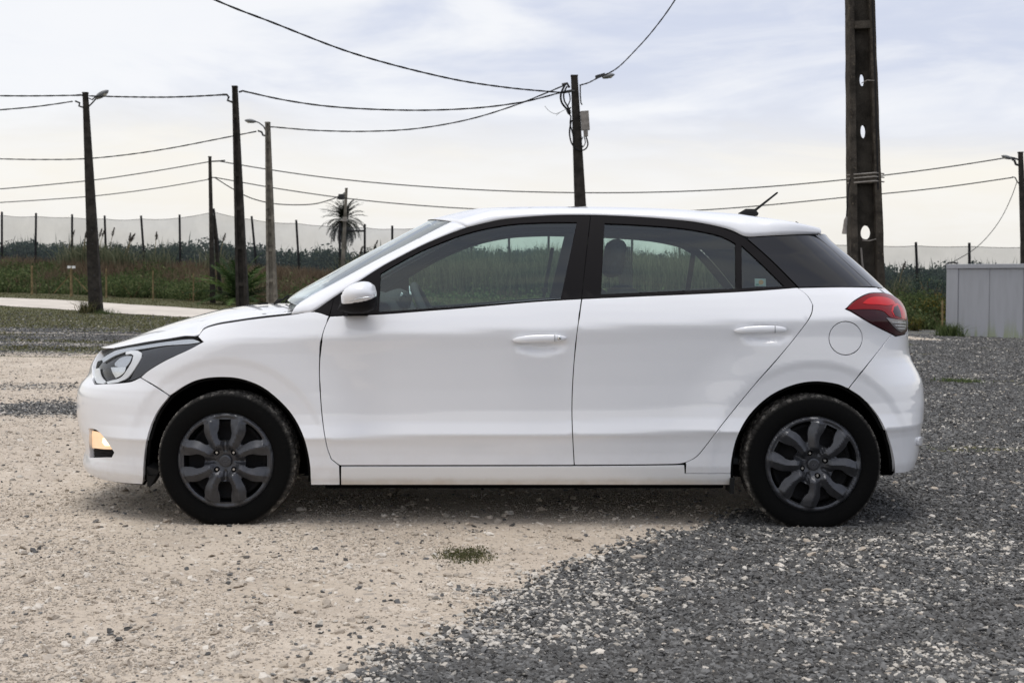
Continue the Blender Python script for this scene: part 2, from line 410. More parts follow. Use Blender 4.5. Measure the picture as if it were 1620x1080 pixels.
# pale grit and pebbles on the dusty side
n = 380000; x, y = candidates(n, 26); d = masks(x, y)[0]; cl = fbm(x * 2.4, y * 2.4, 4, 66)
keep = rng.uniform(0, 1, n) < (1 - .93 * d) * (.25 + .9 * sstep(cl, .40, .66)); x, y = x[keep], y[keep]
sz = np.clip(rng.lognormal(-1.30, .50, len(x)), .10, 1.2) * (1 + .06 * np.clip(y - 5, 0, 30)); tone = np.clip(rng.normal(.55, .27, len(x)), 0, 1)
scatter('pale_grit', np.stack([x, y, gz(x, y) + .0012], 1), sz, tone, gp, 7, 'fine beige and grey grit on the dusty ground left of the gravel')
n = 4200; x, y = candidates(n, 30)
sz = np.clip(rng.lognormal(0, .42, n), .5, 2.3); tone = np.clip(rng.normal(.68, .26, n), 0, 1)
keep = rng.uniform(0, 1, n) < np.where(masks(x, y)[0] > .5, .5, 1); x, y, sz, tone = x[keep], y[keep], sz[keep], tone[keep]
gp2 = stone_group('pebbles', .010, .62, m_pale, 7, 2)
scatter('loose_pebbles', np.stack([x, y, gz(x, y) + .003], 1), sz, tone, gp2, 7, 'larger loose pale pebbles strewn over dust and gravel alike')
# ================================================================== THE CAR
YC = 6.167                                  # its centre line
m_paint, b_ = newmat('white_paint'); b_.inputs['Roughness'].default_value = .35; b_.inputs['Coat Weight'].default_value = 1.0; b_.inputs['Coat Roughness'].default_value = .02; b_.inputs['Coat IOR'].default_value = 1.62
co = nt.nodes.new('ShaderNodeTexCoord').outputs['Object']; sp_ = nt.nodes.new('ShaderNodeSeparateXYZ'); nt.links.new(co, sp_.inputs[0])
f_ = math_n('MULTIPLY', math_n('MULTIPLY', mapr(sp_.outputs[2], .42, .14), mapr(noise_n(co, 14, 6, .7), .40, .70)), .16)
nt.links.new(mix_n(f_, (.82, .83, .86), (.46, .40, .32)), b_.inputs['Base Color'])
m_gloss = mat('gloss_black', (.008, .008, .010), .10, coat=.25, spec=.4)
m_trim = mat('satin_black', (.009, .008, .009), .60, spec=.10)
m_rub = mat('black_rubber', (.012, .012, .012), .8, spec=.25)
m_dark = mat('dark_inside', (.075, .082, .088), .8, spec=.2)
m_seat = mat('seat_cloth', (.05, .052, .056), .95, spec=.1, var=.3, vscale=30)
m_liner = mat('roof_lining', (.20, .21, .215), .95, spec=.1)
m_under = mat('underbody', (.006, .006, .006), .95, spec=.05)
m_chrome = mat('chrome', (.72, .73, .74), .12, metal=1.0)
m_silver = mat('lamp_silver', (.55, .57, .60), .25, metal=.8)
m_grey = mat('lamp_grey', (.055, .057, .066), .35, metal=.2, coat=.15)
m_drl = mat('lamp_white', (.78, .79, .80), .25, coat=.6)
m_cover = mat('wheel_cover_grey', (.050, .052, .059), .30, metal=.5, spec=.6, var=.15, vscale=40)
m_steel = mat('wheel_steel', (.007, .007, .008), .7, spec=.2)
m_nut = mat('nut_steel', (.45, .44, .42), .3, metal=1.0)
m_disc = mat('brake_disc_steel', (.07, .07, .075), .45, metal=.6)
m_red = mat('lamp_red', (.19, .003, .006), .2, coat=.12, spec=.2)
m_redhi = mat('lamp_red_bright', (.50, .012, .016), .2, coat=.12, spec=.2)
m_reddk = mat('lamp_red_dark', (.030, .003, .006), .15, coat=.25, spec=.2)
m_clear = mat('lamp_clear', (.20, .19, .20), .15, metal=.5, coat=.4)
m_fog = mat('fog_lens_lit', (.8, .6, .42), .2, coat=.6, emis=(1.0, .62, .33), es=.62)
m_foghot = mat('fog_bulb_lit', (.9, .8, .6), .3, emis=(1.0, .80, .50), es=1.6)
def glass(name, tint, refl=1.0):
    m, b = newmat(name); o = nt.nodes['Material Output']
    t = nt.nodes.new('ShaderNodeBsdfTransparent'); t.inputs[0].default_value = (*tint, 1)
    gl = nt.nodes.new('ShaderNodeBsdfGlossy'); gl.inputs['Roughness'].default_value = .01; gl.inputs[0].default_value = (.95, 1, 1, 1)
    fr = nt.nodes.new('ShaderNodeFresnel'); fr.inputs[0].default_value = 1.52
    mx = nt.nodes.new('ShaderNodeMixShader'); nt.links.new(math_n('MULTIPLY', fr.outputs[0], refl, clamp=True), mx.inputs[0])
    nt.links.new(t.outputs[0], mx.inputs[1]); nt.links.new(gl.outputs[0], mx.inputs[2]); nt.links.new(mx.outputs[0], o.inputs[0])
    return m
m_glass = glass('window_glass_tint', (.80, .94, .89), 1.65); m_wglass = glass('windscreen_glass_tint', (.72, .80, .78), 1.3)
m_lens = glass('clear_lens', (.97, .98, .99), .22)
m_rods = mat('pale_rods', (.5, .52, .52), .6)

# ---- section of the body side: half width over height
_wz = np.array([.10, .17, .20, .25, .30, .35, .375, .393, .412, .45, .50, .60, .70, .78, .835, .858, .88, .92, .96, 1.00])
_ww = np.array([.780, .800, .818, .832, .834, .842, .850, .860, .8545, .8445, .8405, .8425, .8485, .855, .8625, .863, .856, .841, .824, .803])
_zz = np.linspace(.1, 1.0, 901); _wf = np.interp(_zz, _wz, _ww)
_k = np.exp(-np.linspace(-2.2, 2.2, 19) ** 2); _k /= _k.sum(); _wf = np.convolve(np.pad(_wf, 9, 'edge'), _k, 'valid')
FWX, FWZ, RWX, RWZ = -1.259, .279, 1.327, .262          # wheel centres
SCOOPS = []
def Wside(x, z):
    x = np.asarray(x, float); z = np.asarray(z, float)
    up = .035 * x * np.clip((z - .42) / .40, 0, 1) + .016 * x * np.clip((z - .25) / .12, 0, 1) * np.clip((.80 - z) / .40, 0, 1)
    zs = z - up
    w = np.interp(zs, _zz, _wf)
    dz = np.clip(zs - 1.0, 0, 2)
    w = np.where(zs > 1.0, .803 - .36 * dz - .30 * dz * dz, w)
    w = w - .020 * np.clip(np.abs(x - .1) / 1.4, 0, 3) ** 2.2
    w = w - .045 * np.clip((np.abs(x - .15)) / 1.2, 0, 3) ** 2 * np.clip((z - .90) / .3, 0, 1)
    for cx, cz in ((FWX, FWZ), (RWX, RWZ)):
        r = np.hypot(x - cx, (z - cz))
        w = w - .006 * (1 - sstep(r, .418, .462)) + .021 * (1 - sstep(r, .40, .66))
    for cx, cz, a, b, dpt in SCOOPS:
        q = ((x - cx) / a) ** 2 + ((z - cz) / b) ** 2
        w = w - dpt * np.exp(-q * q * 1.2)
    return w
# front and rear end: superellipse corners running round to the centre line
_zk = np.arange(.10, 1.50, .02)
XF = np.full(len(_zk), -2.05); XR = np.full(len(_zk), 1.90)
def Lf(z): return .75 - .30 * sstep(z, .80, .95)
def Lr(z): return .42 + .0 * z
def P(u, z, off=0.0):
    """near half of the body surface; u 0..1 front end, 1..2 side, 2..3 rear end; off = inward"""
    u = np.asarray(u, float); z = np.asarray(z, float)
    xf = np.interp(z, _zk, XF); xr = np.interp(z, _zk, XR); lf = Lf(z); lr = Lr(z)
    t1 = np.clip(u, 0, 1) * math.pi / 2; t3 = np.clip(3 - u, 0, 1) * math.pi / 2
    x1 = xf + lf * (1 - np.cos(t1) ** .8); g1 = np.sin(t1) ** .8
    x3 = xr - lr * (1 - np.cos(t3) ** .8); g3 = np.sin(t3) ** .8
    xm = (xf + lf) + (np.clip(u, 1, 2) - 1) * ((xr - lr) - (xf + lf))
    x = np.where(u < 1, x1, np.where(u > 2, x3, xm)); g = np.where(u < 1, g1, np.where(u > 2, g3, 1.0))
    w = Wside(x, z) * g
    return x, w, z
def P3(u, z, off=0.0):
    x, w, z = P(u, z); p = np.stack([x, YC - w, z + 0 * x], -1)
    if off:
        p = p - nrm(u, z) * off
    return p
def nrm(u, z):
    e = 1e-3
    ua = np.clip(u - e, 2e-4, 3 - 2e-4); ub = np.clip(u + e, 2e-4, 3 - 2e-4)
    a = P3(ub, z) - P3(ua, z); b = P3(u, z + e) - P3(u, z - e)
    # analytic direction at the exact centre line
    n = np.cross(a, b); l = np.linalg.norm(n, axis=-1, keepdims=True); n = n / np.maximum(l, 1e-12)
    return n
SIL_F = [(462, 330), (470, 300), (480, 420), (484, 380), (488, 350), (494, 322), (500, 300), (511, 260), (522, 228), (533, 200), (549, 167), (556, 157), (567, 149), (580, 142), (596, 139.5), (601, 132), (608, 125.5), (622, 121.5), (645, 120.5), (670, 123.5), (690, 129), (709, 137), (716, 135), (723, 129.5), (730, 128.5), (740, 130), (750, 140), (760, 160)]
SIL_F = SIL_F[2:]
SIL_R = [(345, 1300), (360, 1300), (372, 1305), (380, 1312), (400, 1338), (420, 1361), (440, 1383), (453, 1396), (463, 1408), (470, 1418), (480, 1428), (495, 1433.5), (520, 1436.5), (545, 1437.5), (562, 1438.5), (572, 1443), (590, 1454), (605, 1460.5), (640, 1463), (670, 1460), (688, 1456.5), (697, 1457), (705, 1455), (725, 1451.5), (742, 1447), (750, 1436)]
for side in (0, 1):
    sil = SIL_F if side == 0 else SIL_R
    sy = np.array([s[0] for s in sil], float); sx = np.array([s[1] for s in sil], float)
    arr = XF if side == 0 else XR
    us = np.linspace(0, .98, 90) if side == 0 else np.linspace(2.02, 3, 90)
    for it in range(14):
        for k, z in enumerate(_zk):
            x, w, _ = P(us, z); px, py = proj(x, YC - w, z)
            i = np.argmin(px) if side == 0 else np.argmax(px)
            tgt = np.interp(py[i], sy, sx)
            if side == 0 and z > .93: continue
            if side == 0 and z > .88: tgt = max(tgt, 0)
            arr[k] += np.clip((tgt - px[i]) / 325, -.1, .1) * .8
    if side == 0:
        k0 = np.searchsorted(_zk, .915); XF[k0:] = np.maximum.accumulate(np.minimum(XF[k0:], -1.47)) * 0 + min(XF[k0 - 1], -1.47)
kz = np.exp(-np.linspace(-1, 1, 3) ** 2); kz /= kz.sum()
XF[:] = np.convolve(np.pad(XF, 1, 'edge'), kz, 'valid')
for _i in range(3): XR[:] = np.convolve(np.pad(XR, 1, 'edge'), kz, 'valid')
# ---- pixel -> (u, z) on the near side
_U = np.concatenate([np.linspace(.02, 1, 160), np.linspace(1.006, 2, 260), np.linspace(2.006, 2.98, 150)]); _Z = np.linspace(.12, 1.46, 270)
_UG, _ZG = np.meshgrid(_U, _Z); _x, _w, _ = P(_UG, _ZG); _PX, _PY = proj(_x, YC - _w, _ZG)
_nn = nrm(_UG, _ZG); _pp = np.stack([_x, YC - _w, _ZG - H_CAM], -1); _vis = (np.sum(_nn * _pp, -1) < .0)
_pen = np.where(_vis, 0, 1e4)
def uz(px, py):
    d = (_PX - px) ** 2 + (_PY - py) ** 2 + _pen
    j, i = np.unravel_index(np.argmin(d), d.shape); u, z = _U[i], _Z[j]
    for _ in range(6):
        x, w, _q = P(u, z); a, b = proj(x, YC - w, z)
        e = 1e-4
        x1, w1, _q = P(u + e, z); a1, b1 = proj(x1, YC - w1, z)
        x2, w2, _q = P(u, z + e); a2, b2 = proj(x2, YC - w2, z + e)
        J = np.array([[(a1 - a) / e, (a2 - a) / e], [(b1 - b) / e, (b2 - b) / e]])
        if abs(np.linalg.det(J)) < 3e4: break
        du, dz = np.linalg.solve(J, [px - a, py - b])
        if abs(du) > .05 or abs(dz) > .03: break
        u += du; z += dz
    return float(np.clip(u, 0, 3)), float(z)
SU = lambda u: np.where(u < 1, u * 1.05, np.where(u < 2, 1.05 + (u - 1) * 2.75, 3.80 + (u - 2) * .95))   # u -> about metres
def US(s):
    s = np.asarray(s, float)
    return np.clip(np.where(s < 1.05, s / 1.05, np.where(s < 3.80, 1 + (s - 1.05) / 2.75, 2 + (s - 3.80) / .95)), 0, 3)
def smooth_poly(pts, step=.016, closed=True):
    """points in (s, z); sharp corners stay, the rest is rounded by a spline"""
    P_ = [np.array(p[:2], float) for p in pts]; n = len(P_)
    def corner(i):
        a, b, c = P_[i - 1], P_[i], P_[(i + 1) % n]
        v, w = b - a, c - b; cs = np.dot(v, w) / (np.linalg.norm(v) * np.linalg.norm(w) + 1e-12)
        return cs < .80
    cor = [corner(i) for i in range(n)]
    out = []
    for i in range(n):
        p0, p1, p2, p3 = P_[i - 1], P_[i], P_[(i + 1) % n], P_[(i + 2) % n]
        L = np.linalg.norm(p2 - p1)
        if L < 1e-5: continue
        m1 = (p2 - p1) if cor[i] else (p2 - p0) / (np.linalg.norm(p2 - p0) + 1e-9) * L
        m2 = (p2 - p1) if cor[(i + 1) % n] else (p3 - p1) / (np.linalg.norm(p3 - p1) + 1e-9) * L
        k = max(1, int(round(L / step)))
        for j in range(k):
            t = j / k; t2 = t * t; t3 = t2 * t
            out.append((2 * t3 - 3 * t2 + 1) * p1 + (t3 - 2 * t2 + t) * m1 + (-2 * t3 + 3 * t2) * p2 + (t3 - t2) * m2)
    return np.array(out)
def area(p): return .5 * np.sum(p[:, 0] * np.roll(p[:, 1], -1) - np.roll(p[:, 0], -1) * p[:, 1])
def inset(p, d):
    if area(p) < 0: p = p[::-1]
    a = np.roll(p, 1, 0); b = np.roll(p, -1, 0)
    def nn(v): v = v / (np.linalg.norm(v, axis=1, keepdims=True) + 1e-12); return np.stack([-v[:, 1], v[:, 0]], 1)
    n = nn(p - a) + nn(b - p); l = np.linalg.norm(n, axis=1, keepdims=True); n = n / np.maximum(l, 1e-9)
    return p + n * d / np.clip(l / 2, .6, 1)
def inside(poly, q):
    x, y = q[:, 0], q[:, 1]; r = np.zeros(len(q), bool); n = len(poly)
    for i in range(n):
        x1, y1 = poly[i]; x2, y2 = poly[(i + 1) % n]
        c = ((y1 > y) != (y2 > y)); r ^= c & (x < (x2 - x1) * (y - y1) / ((y2 - y1) if y2 != y1 else 1e-12) + x1)
    return r
def edist(poly, q):
    d = np.full(len(q), 9.)
    for i in range(len(poly)):
        a = poly[i]; b = poly[(i + 1) % len(poly)]; v = b - a; t = np.clip(((q - a) @ v) / (v @ v + 1e-12), 0, 1)
        d = np.minimum(d, np.linalg.norm(q - (a + t[:, None] * v), axis=1))
    return d
def triangulate(outer, holes, step):
    lo = outer.min(0); hi = outer.max(0)
    gx_ = np.arange(lo[0], hi[0], step); gy_ = np.arange(lo[1], hi[1], step * .75)
    q = np.stack(np.meshgrid(gx_, gy_), -1).reshape(-1, 2)
    k = inside(outer, q) & (edist(outer, q) > step * .35)
    q = q[k]
    for h in holes:
        if len(q): q = q[~inside(h, q) & (edist(h, q) > step * .35)]
    V = list(outer); E = [(i, (i + 1) % len(outer)) for i in range(len(outer))]
    for h in holes:
        n = len(V); V += list(h); E += [(n + i, n + (i + 1) % len(h)) for i in range(len(h))]
    V += list(q)
    vs_, es, fs, ov, oe, of = delaunay_2d_cdt([Vector(v) for v in V], E, [], 0, 1e-6)
    vs_ = np.array([tuple(v) for v in vs_]); fs = [f for f in fs]
    T = np.array(fs); c = vs_[T].mean(1)
    k = inside(outer, c)
    for h in holes: k &= ~inside(h, c)
    T = T[k]
    a = vs_[T]; ar = (a[:, 1, 0] - a[:, 0, 0]) * (a[:, 2, 1] - a[:, 0, 1]) - (a[:, 2, 0] - a[:, 0, 0]) * (a[:, 1, 1] - a[:, 0, 1])
    T[ar < 0] = T[ar < 0][:, ::-1]
    return vs_, T
_uzc = {}
def uzs(px, py):
    k = (round(px, 2), round(py, 2))
    if k not in _uzc: u, z = uz(*k); _uzc[k] = (float(SU(np.float64(u))), z)
    return _uzc[k]
def trace(pts, step_px=5.0, step=.016):
    """outline given in photo pixels (or surface coordinates) -> smooth outline on the surface"""
    n = len(pts); isu = [p[0] == 'uz' for p in pts]
    def px(i): return np.array(pts[i % n], float)
    cor = []
    for i in range(n):
        a, b, c = (i - 1) % n, i, (i + 1) % n
        if isu[a] or isu[b] or isu[c]: cor.append(True); continue
        v, w = px(b) - px(a), px(c) - px(b)
        cor.append(np.dot(v, w) / (np.linalg.norm(v) * np.linalg.norm(w) + 1e-12) < .84)
    out = []
    for i in range(n):
        j = (i + 1) % n
        if isu[i] or isu[j]:
            a = np.array((float(SU(np.float64(pts[i][1]))), pts[i][2])) if isu[i] else np.array(uzs(*pts[i]))
            b = np.array((float(SU(np.float64(pts[j][1]))), pts[j][2])) if isu[j] else np.array(uzs(*pts[j]))
            k = max(1, int(round(np.linalg.norm(b - a) / step)))
            out += [a + (b - a) * (q / k) for q in range(k)]
            continue
        p1, p2 = px(i), px(j); L = np.linalg.norm(p2 - p1)
        if L < .05: continue
        m1 = (p2 - p1) if cor[i] else (p2 - px(i - 1)) / (np.linalg.norm(p2 - px(i - 1)) + 1e-9) * L
        m2 = (p2 - p1) if cor[j] else (px(j + 1) - p1) / (np.linalg.norm(px(j + 1) - p1) + 1e-9) * L
        k = max(1, int(round(L / step_px)))
        for q in range(k):
            t = q / k; t2 = t * t; t3 = t2 * t
            w = (2 * t3 - 3 * t2 + 1) * p1 + (t3 - 2 * t2 + t) * m1 + (-2 * t3 + 3 * t2) * p2 + (t3 - t2) * m2
            out.append(np.array(uzs(*w)))
    res = [out[0]]
    for p in out[1:]:
        if np.linalg.norm(p - res[-1]) > 1e-4: res.append(p)
    return np.array(res)
def panel(name, pts, m, parent, gap=.0031, step=.024, holes=(), lip=.012, off=0.0, both=True, join=False, fn=None, label=None, lipmat=None, rnd=.0014, raw=False, sharp_lip=True):
    """a body panel: outline traced on the surface, bent edge all round. both = also the far side; join = near and far halves are one panel"""
    o2 = trace(pts); o2 = inset(o2, gap)
    hs = []
    for h in holes:
        q = trace(h); q = inset(q, -gap); hs.append(q)
    vs_, T = triangulate(o2, hs, step)
    u = US(vs_[:, 0]); z = vs_[:, 1]
    uc = np.clip(u, 1.5e-3, 3 - 1.5e-3)
    nn_ = nrm(uc, z); base = P3(u, z) - nn_ * off
    if fn is not None: base = base - nn_ * fn(vs_)[:, None]
    nv = len(base)
    V = [base]; F = [T]; NR = [nn_]
    # boundary loops -> rounded edge and lip
    ec = {}
    for t in T:
        for a, b in ((t[0], t[1]), (t[1], t[2]), (t[2], t[0])): ec[(a, b)] = ec.get((a, b), 0) + 1
    bd = [(a, b) for (a, b) in ec if (b, a) not in ec]
    cl_ = lambda i: (join and (u[i] < 1e-3 or u[i] > 3 - 1e-3))
    bd = [(a, b) for a, b in bd if not (cl_(a) and cl_(b))]
    F2 = []; 
    ids = sorted({i for e in bd for i in e}); idx = {v: i for i, v in enumerate(ids)}
    if lip > 0 and ids:
        outw = np.zeros((nv, 3))
        for a, b in bd:
            e = base[b] - base[a]; o_ = np.cross(e, nn_[a]); o_ /= (np.linalg.norm(o_) + 1e-12); outw[a] += o_; outw[b] += o_
        I = np.array(ids); ow = outw[I]; ow /= (np.linalg.norm(ow, axis=1, keepdims=True) + 1e-12)
        r1 = base[I] + ow * rnd * .7 - nn_[I] * rnd * .3; r2 = base[I] + ow * rnd - nn_[I] * rnd * 1.2; r3 = base[I] + ow * rnd - nn_[I] * lip
        V += [r1, r2, r3]; m_ = len(I)
        NR += [(nn_[I] + ow * .9) / np.linalg.norm(nn_[I] + ow * .9, axis=1, keepdims=True), ow, ow]
        for a, b in bd:
            i, j = idx[a], idx[b]
            F2 += [(b, a, nv + i, nv + j), (nv + j, nv + i, nv + m_ + i, nv + m_ + j), (nv + m_ + j, nv + m_ + i, nv + 2 * m_ + i, nv + 2 * m_ + j)]
    V = np.concatenate(V); NR = np.concatenate(NR); F = [tuple(t) for t in T] + F2
    res = []
    def make(Vv, Nn, Ff):
        o = obj(name, Vv, Ff, m, parent, True, label); o.data.normals_split_custom_set_from_vertices([tuple(n) for n in Nn]); return o
    Vm = V * 1.0; Vm[:, 1] = 2 * YC - Vm[:, 1]; Nm = NR * 1.0; Nm[:, 1] *= -1; Fm = [tuple(reversed(f)) for f in F]
    if join:
        n = len(V); return [make(np.concatenate([V, Vm]), np.concatenate([NR, Nm]), F + [tuple(i + n for i in f) for f in Fm])]
    res.append(make(V, NR, F))
    if both: res.append(make(Vm, Nm, Fm))
    return res
def mirror(o):
    """the same part on the far side of the car"""
    me = o.data.copy(); n = len(me.vertices); c = np.zeros(n * 3); me.vertices.foreach_get('co', c); c = c.reshape(-1, 3)
    wl = wloc(o.parent) if o.parent else Vector((0, 0, 0)); yc = YC - wl.y - 0
    c[:, 1] = 2 * (YC - wl.y) - c[:, 1] - 0
    me.vertices.foreach_set('co', c.ravel()); me.flip_normals()
    q = bpy.data.objects.new(o.name.split('.')[0], me); COL.objects.link(q); q.parent = o.parent
    return q
def arc(cx, cy, r, a0, a1, n):
    return [(cx + r * math.cos(R(a)), cy - r * math.sin(R(a))) for a in np.linspace(a0, a1, n)]

m_sill, b_ = newmat('white_paint_dusty'); b_.inputs['Roughness'].default_value = .32; b_.inputs['Coat Weight'].default_value = .8; b_.inputs['Coat Roughness'].default_value = .06
co = nt.nodes.new('ShaderNodeTexCoord').outputs['Object']; sp_ = nt.nodes.new('ShaderNodeSeparateXYZ'); nt.links.new(co, sp_.inputs[0])
f_ = math_n('MULTIPLY', mapr(math_n('ADD', sp_.outputs[2], math_n('MULTIPLY', noise_n(co, 9, 5, .6), -.05)), .195, .140), .75)
nt.links.new(mix_n(f_, (.80, .805, .815), (.50, .42, .32)), b_.inputs['Base Color'])
car = empty('parked_car', (0.03, YC, -.014), 'white five door hatchback parked side-on across dust and gravel, fog lamp lit', 'car')
SCOOPS += [(.125, .790, .100, .036, .024), (1.112, .834, .095, .036, .024)]

DOORF = [(521, 500), (510, 530), (505.6, 572), (506, 607), (510, 662), (516.7, 704.6), (524, 726), (537, 736)]
BGAP = [(908.5, 735.5), (905, 662), (906, 606.6), (911.5, 538.5), (920, 472.5)]
BFRM = [(934, 342)]
RGAP = [(1261, 454.5), (1277.8, 468), (1285.8, 482), (1284.6, 494), (1275.6, 511), (1235.6, 561), (1191, 612), (1146.7, 666), (1119, 702), (1102, 722), (1084, 731.5), (1066, 734)]
FRNT_TOP = [(528, 471), (602, 423), (670, 387.5), (738, 360.5), (802, 346.5), (866, 341.6), (934, 341)]
REAR_TOP = [(935, 341), (1013, 344), (1080, 349.5), (1129, 357.5), (1156, 366), (1178, 377), (1218, 411), (1261, 454)]
FA = [(226.4, 766), (228, 728), (234, 689), (247.7, 654), (268.5, 626), (294.4, 609), (317.7, 600), (348.8, 596.7), (380, 599.4), (411, 611), (438, 630.5), (461.6, 656), (479, 689), (488.8, 728), (491.6, 766)]        # front arch, left to right over the top
FA_L = [(228.5, 768)]; FA_R = [(491.5, 767)]
RA = [(1155.6, 766), (1157.8, 727), (1166.7, 691), (1186.7, 655.6), (1217.8, 626.7), (1253.3, 609.8), (1288.9, 603.6), (1324.4, 607.6), (1342.3, 614.7), (1364.4, 630), (1391, 661), (1406.7, 695.6), (1414.7, 727), (1415.6, 748.9)]
EDGE = [(312, 533), (322, 521), (343, 513.5), (372, 508.5), (411, 502.8), (459, 497.5)]

# bumper / wing split and wing
FAsplit = FA[:5]; FAtop = FA[4:-1]
HL = [(142.5, 598), (143, 588), (147, 576), (156, 564), (168, 556), (182, 550), (225, 541.5), (265, 535.5), (305, 532.5), (320, 541.5), (300, 552.5), (262, 570), (235, 586), (222, 597), (205, 603.5), (150, 607.5)]
lowfront = [(200, 764.5), (170, 760.5), (150, 754), (140, 748), ('uz', .30, .235), ('uz', 0, .235)]
FOG = [(140.5, 678), (152, 680), (161, 688), (170, 700), (180, 715), (176.5, 722.5), (142, 723)]
panel('front_bumper', [('uz', 0, .745), ('uz', .12, .744), ('uz', .27, .735), (146, 600), (150, 607.5), (205, 604), (222, 597), (244, 610)] + FAsplit[::-1] + lowfront, m_paint, car, holes=[FOG], join=True, both=False, step=.018, lip=.03)
panel('lower_grille_lip', [('uz', 0, .238), ('uz', .30, .238), (153, 757), (172, 763), (200, 767), (227, 770), (226, 773), (190, 770), (160, 765), ('uz', .30, .205), ('uz', 0, .205)], m_trim, car, join=True, both=False, off=.02, lip=.05)
panel('front_wing', step=.016, pts=EDGE[:-1] + [(459, 497.5), (495, 492.8), (521, 500)] + DOORF[1:] + [(538, 767)] + [(491.5, 767)] + FAtop[::-1] + [(244, 610), (222, 597), (235, 586), (262, 570), (300, 552.5), (320, 541.5)], m=m_paint, parent=car, lip=.022)
# doors
door_f = panel('front_door', DOORF + BGAP + [(840, 477.5), (738, 486.5), (660, 492.5), (597, 497)], m_paint, car)
door_r = panel('rear_door', [(920.5, 472.5)] + [(911.5, 538.5), (906, 606.6), (905, 662), (908.5, 735.5)] + RGAP[::-1] + [(1191, 459.8), (1102, 464.5), (1010, 468.5)], m_paint, car)
GLF = [(602, 432.5), (631.7, 415), (674, 393.5), (738, 369), (802, 355.5), (866, 351.5), (912.7, 351.5), (900, 411), (887, 472), (738, 483), (599, 493)]
frm = [(521.5, 499), (528.5, 471.5)] + FRNT_TOP[1:] + [(927, 405), (920, 472), (840, 477), (738, 486), (660, 492), (597, 496.5)]
wf = panel('window_frame', frm, m_trim, None, holes=[GLF], gap=.0012, off=.001)
GLR = [(956.4, 353), (1013, 355.6), (1080, 361), (1129, 369.8), (1146.7, 375.6), (1163.5, 384.5), (1163.8, 456), (1060, 460.5), (951, 465)]
GLQ = [(1173.5, 388), (1200, 412), (1241, 452.5), (1174, 455.5)]
frmr = REAR_TOP + [(1191, 459.3), (1102, 464), (1010, 468), (920.5, 472), (927.5, 405)]
wr = panel('window_frame', frmr, m_trim, None, holes=[GLR, GLQ], gap=.0012, off=.001)
g1 = panel('window_glass', GLF, m_glass, None, gap=-.003, off=.008, lip=0, step=.05)
g2 = panel('window_glass', GLR, m_glass, None, gap=-.003, off=.008, lip=0, step=.05)
g3 = panel('quarter_glass', GLQ, m_glass, None, gap=-.003, off=.008, lip=0, step=.05)
def reparent(objs, parents):
    for o, p in zip(objs, parents):
        o.parent = p
        me = o.data; w_ = wloc(p); me.transform(Matrix.Translation(-w_))
for o_ in (wf, g1): reparent(o_, door_f)
for o_ in (wr, g2, g3): reparent(o_, door_r)
panel('mirror_base_panel', [(496, 492), (528, 471.8), (521, 499)], m_trim, car, gap=.0012)
# sill, quarter, flap
panel('side_sill', [(539, 737.5), (700, 737.5), (908, 736.8), (1066, 735.3), (1083, 734.8), (1084, 749), (1134, 749), (1156.5, 749), (1156.5, 767), (1000, 767), (800, 767), (539, 767)], m_sill, car)
FLAP = arc(1338, 535, 26.5, 0, 345, 24)
RAl = RA[:9]; RAr = RA[8:]
TLB = [(1338.5, 489), (1352, 476), (1375, 464.3), (1398, 464)]      # upper-left edge of tail lamp
panel('rear_wing', step=.016, pts=[(1261.5, 455), (1330, 453.7), (1386, 454.2), (1398, 463)] + TLB[::-1][1:] + [(1345, 492), (1380, 513), (1411, 528.5), (1378, 570)] + RAl[::-1][:-1] + [(1156.5, 749), (1134, 749), (1084, 749), (1085, 734)] + RGAP[::-1][1:-1], m=m_paint, parent=car, holes=[FLAP])
fl = panel('fuel_flap', FLAP, m_paint, car, both=False)
RB_T = [(1378, 570), (1411, 528.5), (1417, 532), (1436, 528), ('uz', 2.62, .80), ('uz', 2.85, .80), ('uz', 3, .80)]
panel('rear_bumper', step=.016, pts=RB_T + [('uz', 3, .24), ('uz', 2.7, .24), ('uz', 2.5, .238), (1447, 742), (1436, 747)] + RAr[::-1], m=m_paint, parent=car, join=True, both=False, lip=.025)
panel('tailgate', [('uz', 3, .803), ('uz', 2.85, .803), ('uz', 2.66, .803), (1434, 500), (1424, 476), (1400, 463), (1389, 455), ('uz', 2.5, 1.035), ('uz', 2.8, 1.05), ('uz', 3, 1.055)], m_paint, car, join=True, both=False, gap=.003)
# black side glass behind the doors and the rear screen
panel('side_glass_panel', [(1182, 376.5), (1220, 374), (1260, 372.6), (1287, 374), (1306, 386), (1340, 417), (1372, 446), (1379, 453), (1320, 453.2), (1264, 454), (1221, 411)], m_gloss, car, gap=.001)
panel('rear_screen', [(1290, 372), (1302, 371.5), ('uz', 2.5, 1.292), ('uz', 2.8, 1.30), ('uz', 3, 1.30), ('uz', 3, 1.06), ('uz', 2.8, 1.055), ('uz', 2.5, 1.038), (1390, 454), (1380, 453), (1373, 446), (1341, 417), (1307, 386)], m_gloss, car, join=True, both=False, gap=.001)
